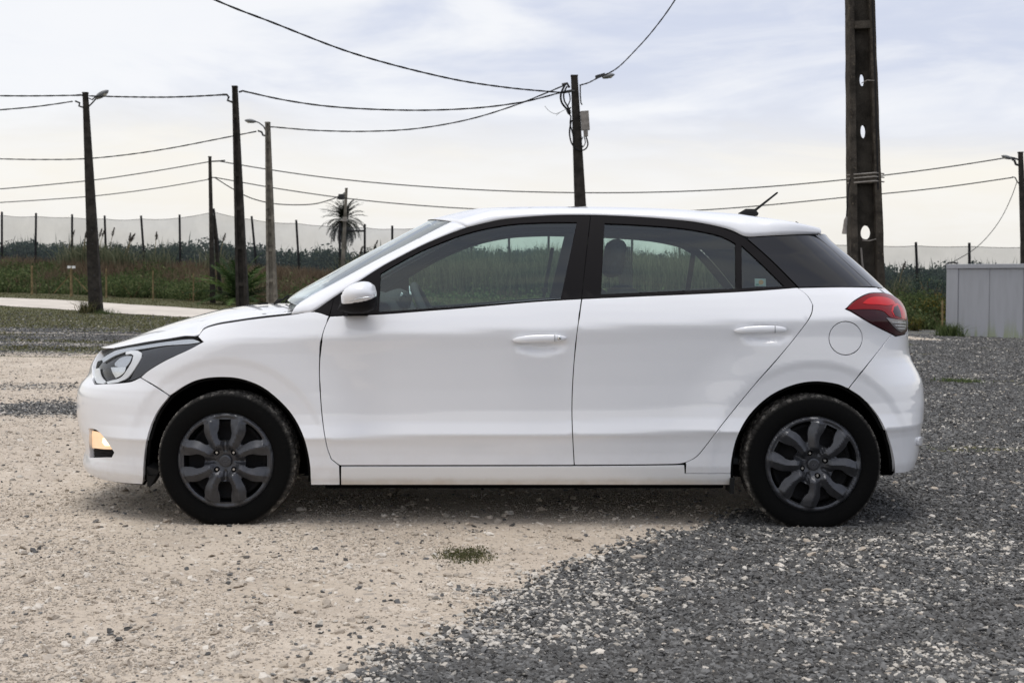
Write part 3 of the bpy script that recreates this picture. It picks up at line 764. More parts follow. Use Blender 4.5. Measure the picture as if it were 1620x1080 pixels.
# black shell behind the gaps
FA2 = [(x_ + (359.5 - x_) * .03, y_ + (729 - y_) * .03) for x_, y_ in FA]; RA2 = [(x_ + (1286.5 - x_) * .03, y_ + (735 - y_) * .03) for x_, y_ in RA]
shell = [('uz', 0.0, .70), ('uz', .3, .70), (210, 560), (262, 548), (318, 530), (345, 518), (411, 507), (459, 501), (497, 497), (521, 503), (597, 500), (738, 490), (920, 476), (1102, 467), (1261, 458), (1330, 456), (1384, 458), ('uz', 2.6, 1.0), ('uz', 3, 1.0), ('uz', 3, .26), ('uz', 2.5, .26), (1420, 743)] + RA2[::-1] + [(1154, 762), (1000, 764), (800, 764), (540, 764), (494, 764)] + FA2[::-1] + [(224, 760), ('uz', .3, .26), ('uz', 0, .26)]
panel('inner_shell', shell, m_under, car, off=.016, lip=.004, join=True, both=False, step=.05, gap=0, holes=[[(139, 674), (154, 676), (164, 685), (184, 716), (179, 726), (141, 727)], [(146, 604), (146, 584), (158, 566), (182, 553), (262, 539), (300, 536), (312, 541), (258, 568), (220, 594), (204, 601)]])

# ---- roof with the pillar bands
Fp = [(461, 496.9), (479, 494.4), (496.5, 491.5), (528, 470), (565, 446), (602, 422), (636, 403.5), (670, 386.5), (704, 372), (738, 359.5), (770, 351.8), (802, 345.8), (866, 340.6), (935, 339.8), (1013, 343), (1080, 348.5), (1110, 352.6), (1140, 358.8), (1160, 365), (1180, 373.8), (1205, 373.2), (1230, 372), (1262, 370.8), (1297, 370.5)]
Sp = [(471, 482), (474, 479), (479, 475.5), (497, 464.5), (530, 447), (566, 427.5), (602, 408), (640, 388.5), (676, 370), (715, 350)]
FU = [uz(*p) for p in Fp]
Fx = np.array([P(u, z)[0] for u, z in FU]); Fw = np.array([P(u, z)[1] for u, z in FU]); Fz = np.array([z for _, z in FU])
nF = len(Fp); nA = 10
sil_top = np.array([(715, 349), (738, 340.5), (760, 334.5), (800, 329.2), (830, 327.6), (900, 326.8), (1000, 328), (1080, 331), (1170, 338), (1230, 345.5), (1262, 350.5), (1285, 355.5), (1300, 360)])
sec = []      # sections: list of (x, w, z)
Rr = []
for i in range(nF):
    if i < nA:
        dw = .040 + .030 * i / (nA - 1)
        p = at(*Sp[i], YC - (Fw[i] - dw)); rx, rw, rz = p[0], Fw[i] - dw, p[2]
    else:
        q = min(1, (i - nA + 1) / 4); dw = .070 + .03 * q
        px_, _p = proj(Fx[i], YC - Fw[i], Fz[i])
        ps = np.interp(px_ + (0 if px_ < 1250 else 4), sil_top[:, 0], sil_top[:, 1])
        zs = at(px_, ps, 5.83)[2]
        g_ = sstep(px_, 1185, 1290); rw = Fw[i] - dw * (1 - g_) - .035 * g_; rx = Fx[i]
        rz = (zs - .018) * (1 - g_) + (at(px_, ps + .5, YC - rw)[2]) * g_
    Rr.append((rx, rw, rz))
Rr = np.array(Rr)
zC = np.zeros(nF); xC = np.zeros(nF)
for i in range(nF):
    t = (i - (nA - 1)) / (nF - nA)
    xC[i] = Rr[i, 0] + (-.15 * (1 - min(1, t * 2.2)) if t >= 0 else -.15) + (.045 * max(0, t - .45) / .55)
    zC[i] = Rr[i, 2] + (.030 - .020 * sstep(proj(Fx[i], YC - Fw[i], Fz[i])[0], 1185, 1290))
zC[nA - 1] = Rr[nA - 1, 2] + .034
def section(i, full):
    f = np.array((Fx[i], Fw[i], Fz[i])); r = Rr[i]
    c1 = f + (r - f) * np.array((.45, .12, .58)) + np.array((0, .004, 0))
    c2 = f + (r - f) * np.array((.75, .45, .92))
    g_ = sstep(proj(*(Fx[i], YC - Fw[i], Fz[i]))[0], 1185, 1290)
    c1 = c1 * (1 - g_) + (f + (r - f) * np.array((.4, -.05, .92))) * g_; c2 = c2 * (1 - g_) + (f + (r - f) * np.array((.6, .12, 1.0))) * g_
    pts = [(1 - t) ** 3 * f + 3 * (1 - t) ** 2 * t * c1 + 3 * (1 - t) * t * t * c2 + t ** 3 * r for t in np.linspace(0, 1, 8)]
    if full:
        for v in np.linspace(0, 1, 13)[1:]:
            w = r[1] * (1 - v); k = 1 - v
            pts.append(np.array((xC[i] + (r[0] - xC[i]) * k ** 2, w, zC[i] - (zC[i] - r[2]) * k ** 2.4)))
    return pts
def refine(rows, m=4):
    """catmull-rom between given sections"""
    A = np.array(rows); out = []
    for i in range(len(A) - 1):
        p0 = A[max(i - 1, 0)]; p1 = A[i]; p2 = A[i + 1]; p3 = A[min(i + 2, len(A) - 1)]
        d1 = np.linalg.norm((p1 - p0).reshape(len(p1), -1), axis=-1)[:, None]; 
        for k in range(m):
            t = k / m; out.append(.5 * (2 * p1 + (p2 - p0) * t + (2 * p0 - 5 * p1 + 4 * p2 - p3) * t * t + (3 * p1 - p0 - 3 * p2 + p3) * t ** 3))
    out.append(A[-1]); return np.array(out)
roofrows = refine([section(i, True) for i in range(nA - 1, nF)])
pilrows = refine([section(i, False) for i in range(nA)])
def loft(name, rows, m, parent, sym=True, near=True, flip=False, label=None, thick=0):
    A = np.array(rows)
    if sym: Bm = A[:, ::-1][:, 1:].copy(); Bm[:, :, 1] *= -1; A = np.concatenate([A, Bm], 1)
    nr, nc, _ = A.shape
    V = A.reshape(-1, 3).copy(); V[:, 1] = YC - V[:, 1]
    F = []
    for i in range(nr - 1):
        for j in range(nc - 1):
            a = i * nc + j; f = (a, a + 1, a + nc + 1, a + nc); F.append(f[::-1] if flip else f)
    o = obj(name, V, F, m, parent, True, label)
    if thick:
        s_ = o.modifiers.new('thickness', 'SOLIDIFY'); s_.thickness = thick; s_.offset = -1
    return o
# spoiler end face: roll under
last = roofrows[-1]; ex = []
for dx, dz in ((.004, -.002), (.006, -.006), (-.006, -.030), (-.010, -.034), (-.06, -.036)):
    r_ = last.copy(); r_[:, 0] += dx; r_[:, 2] = np.maximum(r_[:, 2] + dz, min(last[0, 2], 9) - .001 * abs(dz) * 0); ex.append(r_)
roofrows = np.concatenate([roofrows, np.array(ex)])
roof = loft('roof', roofrows, m_paint, car, flip=True, thick=.004)
pl = loft('windscreen_pillar', pilrows, m_paint, car, sym=False, flip=True, thick=.004); mirror(pl)
pt = pilrows.copy(); pt[:, :, 1] -= .022; pt[:, :, 2] -= .016
p_ = loft('pillar_trim', pt, m_dark, car, sym=False, flip=True); mirror(p_)
rt = roofrows[:-5, :9].copy(); rt[:, :, 1] -= .022; rt[:, :, 2] -= .016
p_ = loft('roof_rail_trim', rt, m_dark, car, sym=False, flip=True); mirror(p_)
lin = roofrows[:-6].copy(); lin = lin[:, 7:]; lin[:, :, 2] -= .035
loft('roof_lining', lin, m_liner, car, flip=True)
RP = roofrows[:, :, :].reshape(-1, 3); RPx, RPy = proj(RP[:, 0], YC - RP[:, 1], RP[:, 2])
gl_ = []
for t_ in np.linspace(0, 1, 9):
    tx, ty_ = 1259 + 33 * t_, 350.5 + 20.5 * t_; dd_ = np.hypot(RPx - tx, RPy - ty_) + (RP[:, 1] < .30) * 50; o_ = np.argsort(dd_)[:4]; wt = 1 / (dd_[o_] + .3); Yd = YC - (RP[o_, 1] * wt).sum() / wt.sum() - .014
    gl_.append(at(tx, ty_, Yd))
MB().tube(gl_, .0016, 5).build('spoiler_joint', m_rub, roof)
# windscreen
wsr = []
for i in range(nA):
    r = Rr[i]; row = []
    for v in np.linspace(1, 0, 12):
        row.append(((r[0]) - .15 * (1 - v ** 2.2), r[1] * v - (0.004 if v == 1 else 0), r[2] - .004 + .030 * (1 - v ** 2.2)))
    wsr.append(row)
ws = loft('windscreen', refine(wsr, 3), m_wglass, car, flip=True)
# bonnet
EU = [uz(*p) for p in [(180, 550.5), (225, 542), (265, 536), (292, 533.4)] + EDGE]
Ex = np.array([P(u, z)[0] for u, z in EU]); Ew = np.array([P(u, z)[1] for u, z in EU]); Ez = np.array([z for _, z in EU])
pxs = np.array([182, 227, 267, 296, 318, 334, 352, 376, 413, 455.]); silb = np.interp(pxs, [160, 200, 228, 260, 300, 322, 350, 380, 420, 450, 462], [554, 533, 522, 511, 500, 494, 488, 483.5, 480.5, 480.5, 482])
nB = len(EU); rows = []
s_t = np.linspace(0, 1, nB)
cxs = np.interp(s_t, [0, 1], [-2.035, -1.12]); czs = None
bz_x = []; bz_z = []
for px_, py_ in zip([150, 160, 180, 200, 228, 260, 300, 322, 350, 380, 420, 450], [567, 554, 543, 533, 522, 511, 500, 494, 488, 483.5, 480.5, 480.5]):
    p = at(px_, py_, 5.98); bz_x.append(p[0]); bz_z.append(p[2])
for i in range(nB):
    row = []
    xc = cxs[i]; zc = np.interp(xc, bz_x, bz_z) + .002
    if i == 0: zc = .752
    for v in np.linspace(0, 1, 15):
        k = 1 - v
        kk2 = (k ** 2.3) * (1 - s_t[i]) + (1 - (1 - k) ** 2) * s_t[i]; row.append((xc + (Ex[i] - xc) * kk2, (Ew[i] - .0075) * k, zc - (zc - Ez[i]) * (k ** 2.4)))
    rows.append(row)
bon = refine(rows, 3)
kk_ = np.clip((np.arange(len(bon)) / len(bon) - .22) / .1, 0, 1)[:, None]
bon[:, 0:1, 2] += .0055 * kk_; bon[:, 1:2, 2] += .0035 * kk_; bon[:, 0:1, 1] -= .002
gap_strip = np.concatenate([bon[:, :1] + np.array((0, -.001, .001)), bon[:, :1] + np.array((0, -.001, -.03))], 1)  # black strip added to draw the dark gap under the bonnet edge
edge0 = bon[:, :1].copy(); edge0[:, :, 1] -= .003; edge0[:, :, 2] -= .0012; bon = np.concatenate([edge0, bon], 1)
sl = loft('bonnet_gap_strip', gap_strip, m_rub, car, sym=False); mirror(sl)
loft('bonnet', bon, m_paint, car, flip=True, thick=.003)
cow = []
for i, (dx, dz) in enumerate(((-.03, -.025), (.06, -.028), (.16, -.02))):
    cow.append([(-1.12 + (Ex[-1] + 1.12) * (1 - (1 - k) ** 2) + dx, (Ew[-1] - .02) * k, bon[-1, 1 + int(round((1 - k) * 14)), 2] + dz) for k in np.linspace(1, 0, 15)])
loft('scuttle_panel', cow, m_trim, car, flip=True)
# ------------------------------------------------------------------ lamps
def sub(name, pts, m, parent, off, far=None, gap=0.0, **k):
    """pieces of a lamp on both sides, children of the near / far lamp"""
    r = panel(name, pts, m, None, gap=gap, off=off, lip=k.pop('lip', .006), rnd=.001, step=k.pop('step', .02), **k)
    reparent(r, parent if isinstance(parent, (list, tuple)) else [parent, parent]); return r
hl = panel('headlight', HL, m_gloss, car, gap=.002, off=.020, lip=.02, step=.02)
sub('lamp_trim', [(158, 565.5), (170, 557.5), (184, 551), (226, 543.5), (266, 537.5), (304, 534.5), (315, 539.5), (294, 542), (262, 543.5), (232, 547.5), (204, 552), (186, 557), (172, 564), (160, 572)], m_silver, hl, .010)
sub('lamp_trim', [(316, 541.5), (298, 551.5), (260, 568), (233, 584), (220, 594.5), (203, 601), (208, 590), (216, 576), (224, 560), (222, 553), (262, 545.5), (296, 543.5)], m_grey, hl, .012)
sub('running_light', [(197, 555), (206, 552.8), (216, 552.8), (221.5, 556.5), (221, 564), (214, 577), (206, 589), (199, 597), (188, 602), (168, 605), (166, 602.5), (184, 599), (192, 594), (199, 584), (206.5, 571), (209, 561), (205, 557.5), (197, 558.5)], m_drl, hl, .008)
sub('running_light', [(146, 583), (153.5, 581.5), (154.5, 590), (159, 598), (165, 602.5), (161, 605), (151, 604), (147, 596)], m_drl, hl, .008)
sub('reflector', [(178, 573), (186, 565), (197, 561.5), (205, 562), (202, 571), (196, 579), (184, 579.5), (178, 577)], m_silver, hl, .012)
sub('reflector', [(172, 580), (196, 579.8), (194, 587), (188, 593), (180, 597), (175, 590)], m_chrome, hl, .011)
sub('lamp_cover', HL, m_lens, hl, .003, gap=.003, lip=0)
fg = panel('fog_light_housing', FOG, m_trim, car, gap=.001, off=.022, lip=.02)
sub('fog_light', [(141.5, 682), (152, 684), (160, 688), (167, 699), (174, 712), (160, 711.5), (142, 709.5)], m_fog, fg, .012)
sub('fog_bulb', [(160, 695), (164, 694), (168, 700), (170, 706), (163, 706), (159, 701)], m_foghot, fg, .009)
for k in range(4):
    sub('grille_slat', [(144, 712.6 + k * 2.7), (176, 713.6 + k * 2.4), (176.5, 714.7 + k * 2.4), (144, 714 + k * 2.7)], m_trim, fg, .012, lip=.004)
TL = TLB[::-1][::-1] + [(1410, 467), (1424, 475.5), (1431, 486), (1434.5, 500), (1435.5, 515), (1434.5, 524), (1429, 529), (1418, 531), (1411, 527.5), (1380, 512), (1345, 491)]
tl = panel('tail_light', TL, m_reddk, car, gap=.0015, off=-.003, lip=.02, step=.02)
sub('red_lens', [(1340, 488.5), (1353, 477), (1376, 466), (1398, 465.5), (1410, 468.5), (1423, 477), (1430, 487), (1433, 499), (1432.5, 506.5), (1420, 505), (1407, 501.5), (1399, 494), (1389, 490.5), (1365, 489.5), (1345, 490)], m_red, tl, -.005)
sub('bright_lens', [(1364, 480.5), (1374, 473), (1388, 470.5), (1403, 472.5), (1412, 477), (1415, 482), (1403, 484), (1387, 482.5), (1372, 482)], m_redhi, tl, -.0065)
sub('bright_lens', [(1411, 484), (1418, 480.5), (1426, 487), (1430, 499), (1430, 505), (1413, 501), (1409, 493)], m_redhi, tl, -.0065)
sub('dark_lens', [(1413, 487), (1418, 484), (1422, 493), (1424, 503), (1414, 500), (1411, 494)], m_reddk, tl, -.0075)
sub('reverse_lens', [(1401, 503), (1419, 506), (1432.5, 507.5), (1433.5, 516), (1430, 523), (1424, 525), (1416, 520)], m_clear, tl, -.006)
for q in ((509, 1409, 1431), (514, 1413, 1431), (518.5, 1417, 1430)):
    sub('lens_rib', [(q[1], q[0]), (q[2], q[0] + 1), (q[2], q[0] + 2.4), (q[1] + 2, q[0] + 1.4)], m_silver, tl, -.0075, lip=.002)
panel('rear_reflector', [(1450, 692), (1457, 690), (1459, 697), (1455, 704), (1449, 702)], m_paint, car, gap=0, off=-.012, lip=.02)

# ------------------------------------------------------------------ door handles
def handle(parent, px0, px1, py0, py1, m, lock):
    P_ = []; n = 22; V = []; F = []; k = 12; Yh = YC - .8555
    for i in range(n):
        t = i / (n - 1); px = px0 + (px1 - px0) * t; py = py0 + (py1 - py0) * t - 1.2 * math.sin(math.pi * t)
        p = at(px, py, Yh); nn_ = np.array((0, -1.0, 0))
        rz = .0165 * (1 - abs(2 * t - 1) ** 3.2) ** .6 + .0005; st = .022 * (1 - abs(2 * t - 1) ** 5); ry = .009 * (1 - abs(2 * t - 1) ** 4) ** .5 + .0005
        c = p + nn_ * (st + .004)
        for q in range(k):
            a = 2 * math.pi * q / k; ca, sa = math.cos(a), math.sin(a)
            V.append(c + nn_ * (ry * (abs(ca) ** .8) * np.sign(ca)) + np.array((0, 0, 1)) * (rz * (abs(sa) ** .8) * np.sign(sa)))
    for i in range(n - 1):
        for q in range(k): F.append((i * k + q, (i + 1) * k + q, (i + 1) * k + (q + 1) % k, i * k + (q + 1) % k))
    F += [tuple(range(k)), tuple((n - 1) * k + q for q in range(k - 1, -1, -1))]
    o = obj('door_handle', V, F, m, parent[0], True)
    q2 = obj('door_handle', [(v[0], 2 * YC - v[1], v[2]) for v in V], [f[::-1] for f in F], m, parent[1], True)
    pxs_ = px1 - (px1 - px0) * .22; c = at(pxs_, py1 - .3, Yh - .0345)
    b = MB().box(c + np.array((-.0007, -.0015, -.0165)), c + np.array((.0007, .006, .0145))); b.build('handle_joint', m_dark, parent[0])
    if lock:
        c = at(px1 - 12, py1 - .2, Yh - .033)
        b = MB().tube([c, c + np.array((0, -.005, 0))], [.0085, .0075], 18); b.build('lock_barrel', m_chrome, parent[0], True)
        b = MB().box(c + np.array((-.0012, -.0058, -.005)), c + np.array((.0012, -.004, .005))); b.build('key_slot', m_dark, parent[0])
handle(door_f, 809.5, 897, 538, 534.5, m_paint, True)
handle(door_r, 1160, 1245, 523, 521, m_paint, False)
# ------------------------------------------------------------------ wing mirror
def inflate(name, outline, Yc, hy, m, parent, n=9, p=2.2, zf=None):
    """outline in pixels at depth Yc, swelling smoothly to half thickness hy on both sides"""
    o2 = smooth_poly([at(a, b, Yc)[[0, 2]] for a, b in outline], .005); o2 = inset(o2, 0.0)
    vs_, T = triangulate(o2, [], .0062); nv = len(vs_); nb = [set() for _ in range(nv)]
    for t in T:
        for q in range(3): nb[t[q]].add(t[(q + 1) % 3]); nb[t[(q + 1) % 3]].add(t[q])
    ec = {(t[i], t[(i + 1) % 3]) for t in T for i in range(3)}; bd = {a for a, b in ec if (b, a) not in ec} | {b for a, b in ec if (b, a) not in ec}
    h = np.zeros(nv); idx = [np.array(sorted(q), int) for q in nb]; free = [i for i in range(nv) if i not in bd and len(nb[i])]
    for _ in range(260):
        for i in free: h[i] = h[idx[i]].mean() + .01
    h = np.sqrt(np.clip(h / h.max(), 0, 1)) ** (1.0 if p < 3 else .8)
    V = [(a, Yc - hy * q, b) for (a, b), q in zip(vs_, h)] + [(a, Yc + hy * q, b) for (a, b), q in zip(vs_, h)]
    F = [tuple(t) for t in T] + [tuple(i + nv for i in t[::-1]) for t in T]
    F += [(b, a, a + nv, b + nv) for a, b in ec if (b, a) not in ec]
    return obj(name, V, F, m, parent, True)
mb = inflate('mirror_housing', [(541, 466), (550, 454), (568, 447.6), (584, 447.2), (594, 453), (597, 466), (597, 482), (592, 491), (576, 496.5), (552, 496), (533, 491), (538, 480)], 5.240, .098, m_trim, car)
mc = inflate('mirror_cap', [(540, 468), (549.5, 454), (568, 446), (584, 446), (593, 452), (596, 464), (595, 471.5), (580, 479), (560, 484), (541, 483)], 5.222, .106, m_paint, mb, p=4)
st = MB().tube([at(553, 477, 5.115), at(566, 472.5, 5.1135), at(580, 470.5, 5.1135), at(592, 469.8, 5.118)], [.0012, .0032, .0035, .002], 6)
stp = st.build('indicator_strip', m_silver, mb, True)
arm = MB(); arm.beam(at(566, 494, 5.29), at(560, 494, 5.42), .09, .12, .03, .035, up=(0, 0, 1)); am = arm.build('mirror_arm', m_trim, mb, False)
def far_copy(o):
    q = mirror(o)
    q.parent = None if o.parent is None else o.parent
    return q
mb2 = mirror(mb)
for c_ in (mc, stp, am):
    q = mirror(c_); q.parent = mb2
# ------------------------------------------------------------------ wheels
m_tyre, b_ = newmat('tyre_rubber'); b_.inputs['Roughness'].default_value = .78; b_.inputs['Specular IOR Level'].default_value = .04
co = nt.nodes.new('ShaderNodeTexCoord').outputs['Object']
ln = nt.nodes.new('ShaderNodeVectorMath'); ln.operation = 'LENGTH'
sx = nt.nodes.new('ShaderNodeSeparateXYZ'); nt.links.new(co, sx.inputs[0]); cx_ = nt.nodes.new('ShaderNodeCombineXYZ'); nt.links.new(sx.outputs[0], cx_.inputs[0]); nt.links.new(sx.outputs[2], cx_.inputs[2])
nt.links.new(cx_.outputs[0], ln.inputs[0])
rr = mapr(ln.outputs['Value'], .284, .303); nn1 = noise_n(co, 26, 6, .7)
dirt = mapr(math_n('ADD', nn1, math_n('MULTIPLY', rr, .15)), .60, .78)
c0 = mix_n(math_n('MULTIPLY', rr, .6), (.006, .006, .006), (.085, .080, .074))
nt.links.new(mix_n(math_n('MULTIPLY', dirt, math_n('ADD', math_n('MULTIPLY', rr, .85), 0.02)), c0, (.30, .28, .25)), b_.inputs['Base Color'])
bn = nt.nodes.new('ShaderNodeBump'); bn.inputs['Strength'].default_value = .25; bn.inputs['Distance'].default_value = .003
nt.links.new(nn1, bn.inputs['Height']); nt.links.new(bn.outputs[0], b_.inputs['Normal'])
TYR = [(.204, .030), (.206, .016), (.214, .006), (.232, -.001), (.250, -.0035), (.268, -.003), (.284, .001), (.2895, .004), (.292, .008), (.2985, .014), (.303, .022), (.3058, .033), (.3068, .046), (.3070, .054), (.3015, .057), (.3015, .062), (.3075, .065), (.3078, .085), (.302, .088), (.302, .096), (.3078, .099), (.3075, .119), (.3015, .122), (.3015, .127), (.307, .130), (.3065, .145), (.303, .162), (.2985, .170), (.29, .178), (.25, .187), (.206, .170)]
def tyre(W0, cx, cz, ground_z, sgn):
    na = 420; V = []; F = []; k = len(TYR)
    for i in range(na):
        a = 2 * math.pi * i / na; ph = i % 6
        for (r, d) in TYR:
            if ph == 0 and .2885 < r and (d < .056 or d > .129) : r = r - .0045
            if ph == 3 and r > .3065 and .06 < d < .125: r -= .004
            x = r * math.cos(a); z = r * math.sin(a); dd = d
            if z + cz < ground_z:                                    # the tread lies flat on the ground and bulges
                over = ground_z - (z + cz); z = ground_z - cz + .0008 * math.sin(i)
                dd = d + (-.004 if d < .09 else .004)
            V.append((cx + x, YC - sgn * (W0 - dd), cz + z))
    for i in range(na):
        j = (i + 1) % na
        for q in range(k - 1):
            f = (i * k + q, i * k + q + 1, j * k + q + 1, j * k + q); F.append(f if sgn > 0 else f[::-1])
    return V, F
def lin_poly(p, step=.009):
    out = []
    for i in range(len(p)):
        a, b = p[i], p[(i + 1) % len(p)]; k = max(1, int(round(np.linalg.norm(b - a) / step)))
        out += [a + (b - a) * q / k for q in range(k)]
    return np.array(out)
def cover_mesh(W0, cx, cz, sgn, rot):
    RC = .2135
    def pol(pts, a0): return np.array([(RC * r * math.cos(R(a0 + a) + rot), RC * r * math.sin(R(a0 + a) + rot)) for r, a in pts])
    hol = []
    for q in range(4):
        A = [(.87, -8), (.87, 8), (.76, 9), (.67, 11), (.60, 14.5), (.50, 15.5), (.435, 13), (.425, 0), (.435, -13), (.50, -15.5), (.60, -14.5), (.67, -11), (.76, -9)]
        hol.append(lin_poly(pol(A, 90 * q)))
        B_ = [(.900, -8), (.902, 0), (.900, 8), (.895, 14.5), (.86, 15.2), (.76, 10.5), (.66, 7.2), (.56, 5.5), (.50, 3.5), (.485, 0), (.50, -3.5), (.56, -5.5), (.66, -7.2), (.76, -10.5), (.86, -15.2), (.895, -14.5)]
        hol.append(lin_poly(pol(B_, 45 + 90 * q)))
    nutp = [(.062 * math.cos(R(45 + 90 * q) + rot) * 1.0, .062 * math.sin(R(45 + 90 * q) + rot)) for q in range(4)]
    nutp = [(p[0] * .85, p[1] * .85) for p in nutp]
    for p in nutp: hol.append(np.array([(p[0] + .0125 * math.cos(t), p[1] + .0125 * math.sin(t)) for t in np.linspace(0, 2 * math.pi, 14, endpoint=False)]))
    out = np.array([(RC * math.cos(t), RC * math.sin(t)) for t in np.linspace(0, 2 * math.pi, 120, endpoint=False)])
    vs_, T = triangulate(out, hol, .0075)
    def height(p):
        r = np.hypot(p[:, 0], p[:, 1]); a = np.arctan2(p[:, 1], p[:, 0]) - rot
        h = .004 + .010 * sstep(r, .02, .07) - .008 * sstep(r, .15, RC)
        # spokes: a raised sharp fold from the hub to the rim, one on each side of every axis slot
        aq = np.mod(a + math.pi / 4, math.pi / 2) - math.pi / 4                       # -45..45 deg about the axis slot
        s_ = np.abs(aq); mid = R(26.5) + (R(20) - R(26.5)) * sstep(r, .10, .21)
        d = np.abs(s_ - mid) * r
        ridge = np.clip(1 - d / .036, 0, 1)
        h = h + .027 * ridge * sstep(r, .045, .08) * (1 - .2 * sstep(r, .13, .18)) * (1 - .85 * sstep(r, .182, .204))
        h = h - .012 * (1 - sstep(r, .025, .05)) * 0
        # lip
        h = h + .006 * sstep(r, .190, .200) - .010 * sstep(r, .204, RC)
        # pads between the spokes near the hub lie lower
        pad = (1 - sstep(s_, R(4), R(13))) * sstep(r, .035, .05) * (1 - sstep(r, .088, .095))
        h = h - .008 * pad
        return h
    h = height(vs_); n = len(vs_)
    def w(p, hh): return [(cx + sgn * a if False else cx + a, YC - sgn * (W0 - .012 + c_), cz + b) for (a, b), c_ in zip(p, hh)]
    V = w(vs_, h); F = [tuple(t) for t in T]
    ec = set()
    for t in T:
        for a, b in ((t[0], t[1]), (t[1], t[2]), (t[2], t[0])): ec.add((a, b))
    bd = [(a, b) for (a, b) in ec if (b, a) not in ec]; ids = sorted({i for e in bd for i in e}); idx = {v: n + i for i, v in enumerate(ids)}
    cen = vs_[ids]
    V += w(cen, h[ids] - .016)
    F += [(b, a, idx[a], idx[b]) for a, b in bd]
    F = [f if sgn < 0 else f[::-1] for f in F] if False else F
    return V, F, nutp
def wheel(cx, cz, ground_z, W0, sgn, rot):
    c = (cx, YC - sgn * (W0 - .09), cz)
    # steel wheel: dish behind the cover
    b = MB(); na = 64; prof = [(.045, .030), (.075, .034), (.10, .050), (.135, .058), (.160, .046), (.172, .040), (.180, .060), (.186, .11), (.204, .03), (.207, .012), (.203, .008), (.198, .016), (.186, .05)]
    V = []; F = []; k = len(prof)
    for i in range(na):
        a = 2 * math.pi * i / na
        for r, d in prof: V.append((cx + r * math.cos(a), YC - sgn * (W0 - d), cz + r * math.sin(a)))
    for i in range(na):
        for q in range(k - 1): F.append((i * k + q, i * k + q + 1, ((i + 1) % na) * k + q + 1, ((i + 1) % na) * k + q))
    wh = obj('wheel', V, F, m_steel, None, True); 
    wh.data.transform(Matrix.Translation(-Vector(c))); wh.location = Vector(c) - car.location; wh.parent = car
    V, F = tyre(W0, cx, cz, ground_z, sgn); t = obj('tyre', V, F, m_tyre, wh, False)
    for p in t.data.polygons: p.use_smooth = True
    V, F, nutp = cover_mesh(W0, cx, cz, sgn, rot if sgn > 0 else -rot)
    cv = obj('wheel_cover', V, F, m_cover, wh, False)
    y0 = YC - sgn * (W0 - .012 + .006)
    for p in nutp:
        q = MB().tube([(cx + p[0], y0 + sgn * .014, cz + p[1]), (cx + p[0], y0 - sgn * .004, cz + p[1]), (cx + p[0], y0 - sgn * .008, cz + p[1])], [.0085, .0085, .0055], 6); q.build('lug_nut', m_nut, wh)
    q = MB().tube([(cx, y0 + sgn * .01, cz), (cx, y0 - sgn * .007, cz), (cx, y0 - sgn * .010, cz)], [.0265, .0265, .021], 32); q.build('hub_cap', m_cover, wh, False)
    # oval emblem with its slanted letter
    q = MB(); P_ = [(cx + (.0155 * math.cos(t) * math.cos(rot) - .0095 * math.sin(t) * math.sin(rot)), y0 - sgn * .0105, cz + (.0155 * math.cos(t) * math.sin(rot) + .0095 * math.sin(t) * math.cos(rot))) for t in np.linspace(0, 2 * math.pi, 25)]
    q.tube(P_, .0010, 5, cap=False)
    def e(a, b): return (cx + a * math.cos(rot) - b * math.sin(rot), y0 - sgn * .0105, cz + a * math.sin(rot) + b * math.cos(rot))
    q.tube([e(-.0075, -.0058), e(-.0035, .0072)], .0013, 5); q.tube([e(.0035, -.0072), e(.0075, .0058)], .0013, 5); q.tube([e(-.0055, -.0015), e(.0055, .0015)], .0013, 5)
    q.build('emblem', m_grey, wh)
    q = MB().tube([(cx, YC - sgn * (W0 - .085), cz), (cx, YC - sgn * (W0 - .105), cz)], .128, 40); q.tube([(cx, YC - sgn * (W0 - .07), cz), (cx, YC - sgn * (W0 - .09), cz)], .07, 24); q.build('brake_disc', m_disc, wh)
    return wh
W_T = .838
for sgn in (1, -1):
    f = at(356.4, 728.8, YC - W_T); r = at(1287.2, 734.3, YC - W_T)
    wheel(f[0], f[2], -.012, W_T, sgn, 0.0)
    wheel(r[0], r[2], -.034, W_T, sgn, R(-26))
FW = at(356.4, 728.8, YC - W_T); RW = at(1287.2, 734.3, YC - W_T)
# wheel housings
for c0_, nm in ((FW, 'a'), (RW, 'b')):
    for sgn in (1, -1):
        b = MB(); V = []; F = []; n = 40
        cxx = at(359.5 if nm == 'a' else 1286.5, 735, 5.33)[0]
        for i in range(n):
            a = R(-32 + 244 * i / (n - 1))
            for r, w in ((.374, .79), (.382, .76), (.385, .60), (.385, .52), (.10, .51)):
                V.append((cxx + r * math.cos(a), YC - sgn * w, max(c0_[2] + .002 + r * math.sin(a), .205)))
        for i in range(n - 1):
            for q in range(4): F.append((i * 5 + q, i * 5 + q + 1, (i + 1) * 5 + q + 1, (i + 1) * 5 + q))
        obj('wheel_arch_liner', V, F, m_under, car, True)
# mud flaps
for sgn in (1, -1):
    b = MB(); p = at(228, 768, 5.40); b.beam((p[0] + .05, YC - sgn * .74, .24), (p[0] + .022, YC - sgn * .73, .155), .06, .012, .10, .08, up=(0, 1, 0)); b.build('mud_flap', m_rub, car)
    p = at(1156, 768, 5.40); b = MB(); b.beam((p[0] - .005, YC - sgn * .77, .20), (p[0] - .005, YC - sgn * .77, .13), .02, .015, .14, .12, up=(0, 1, 0)); b.build('mud_flap', m_rub, car)
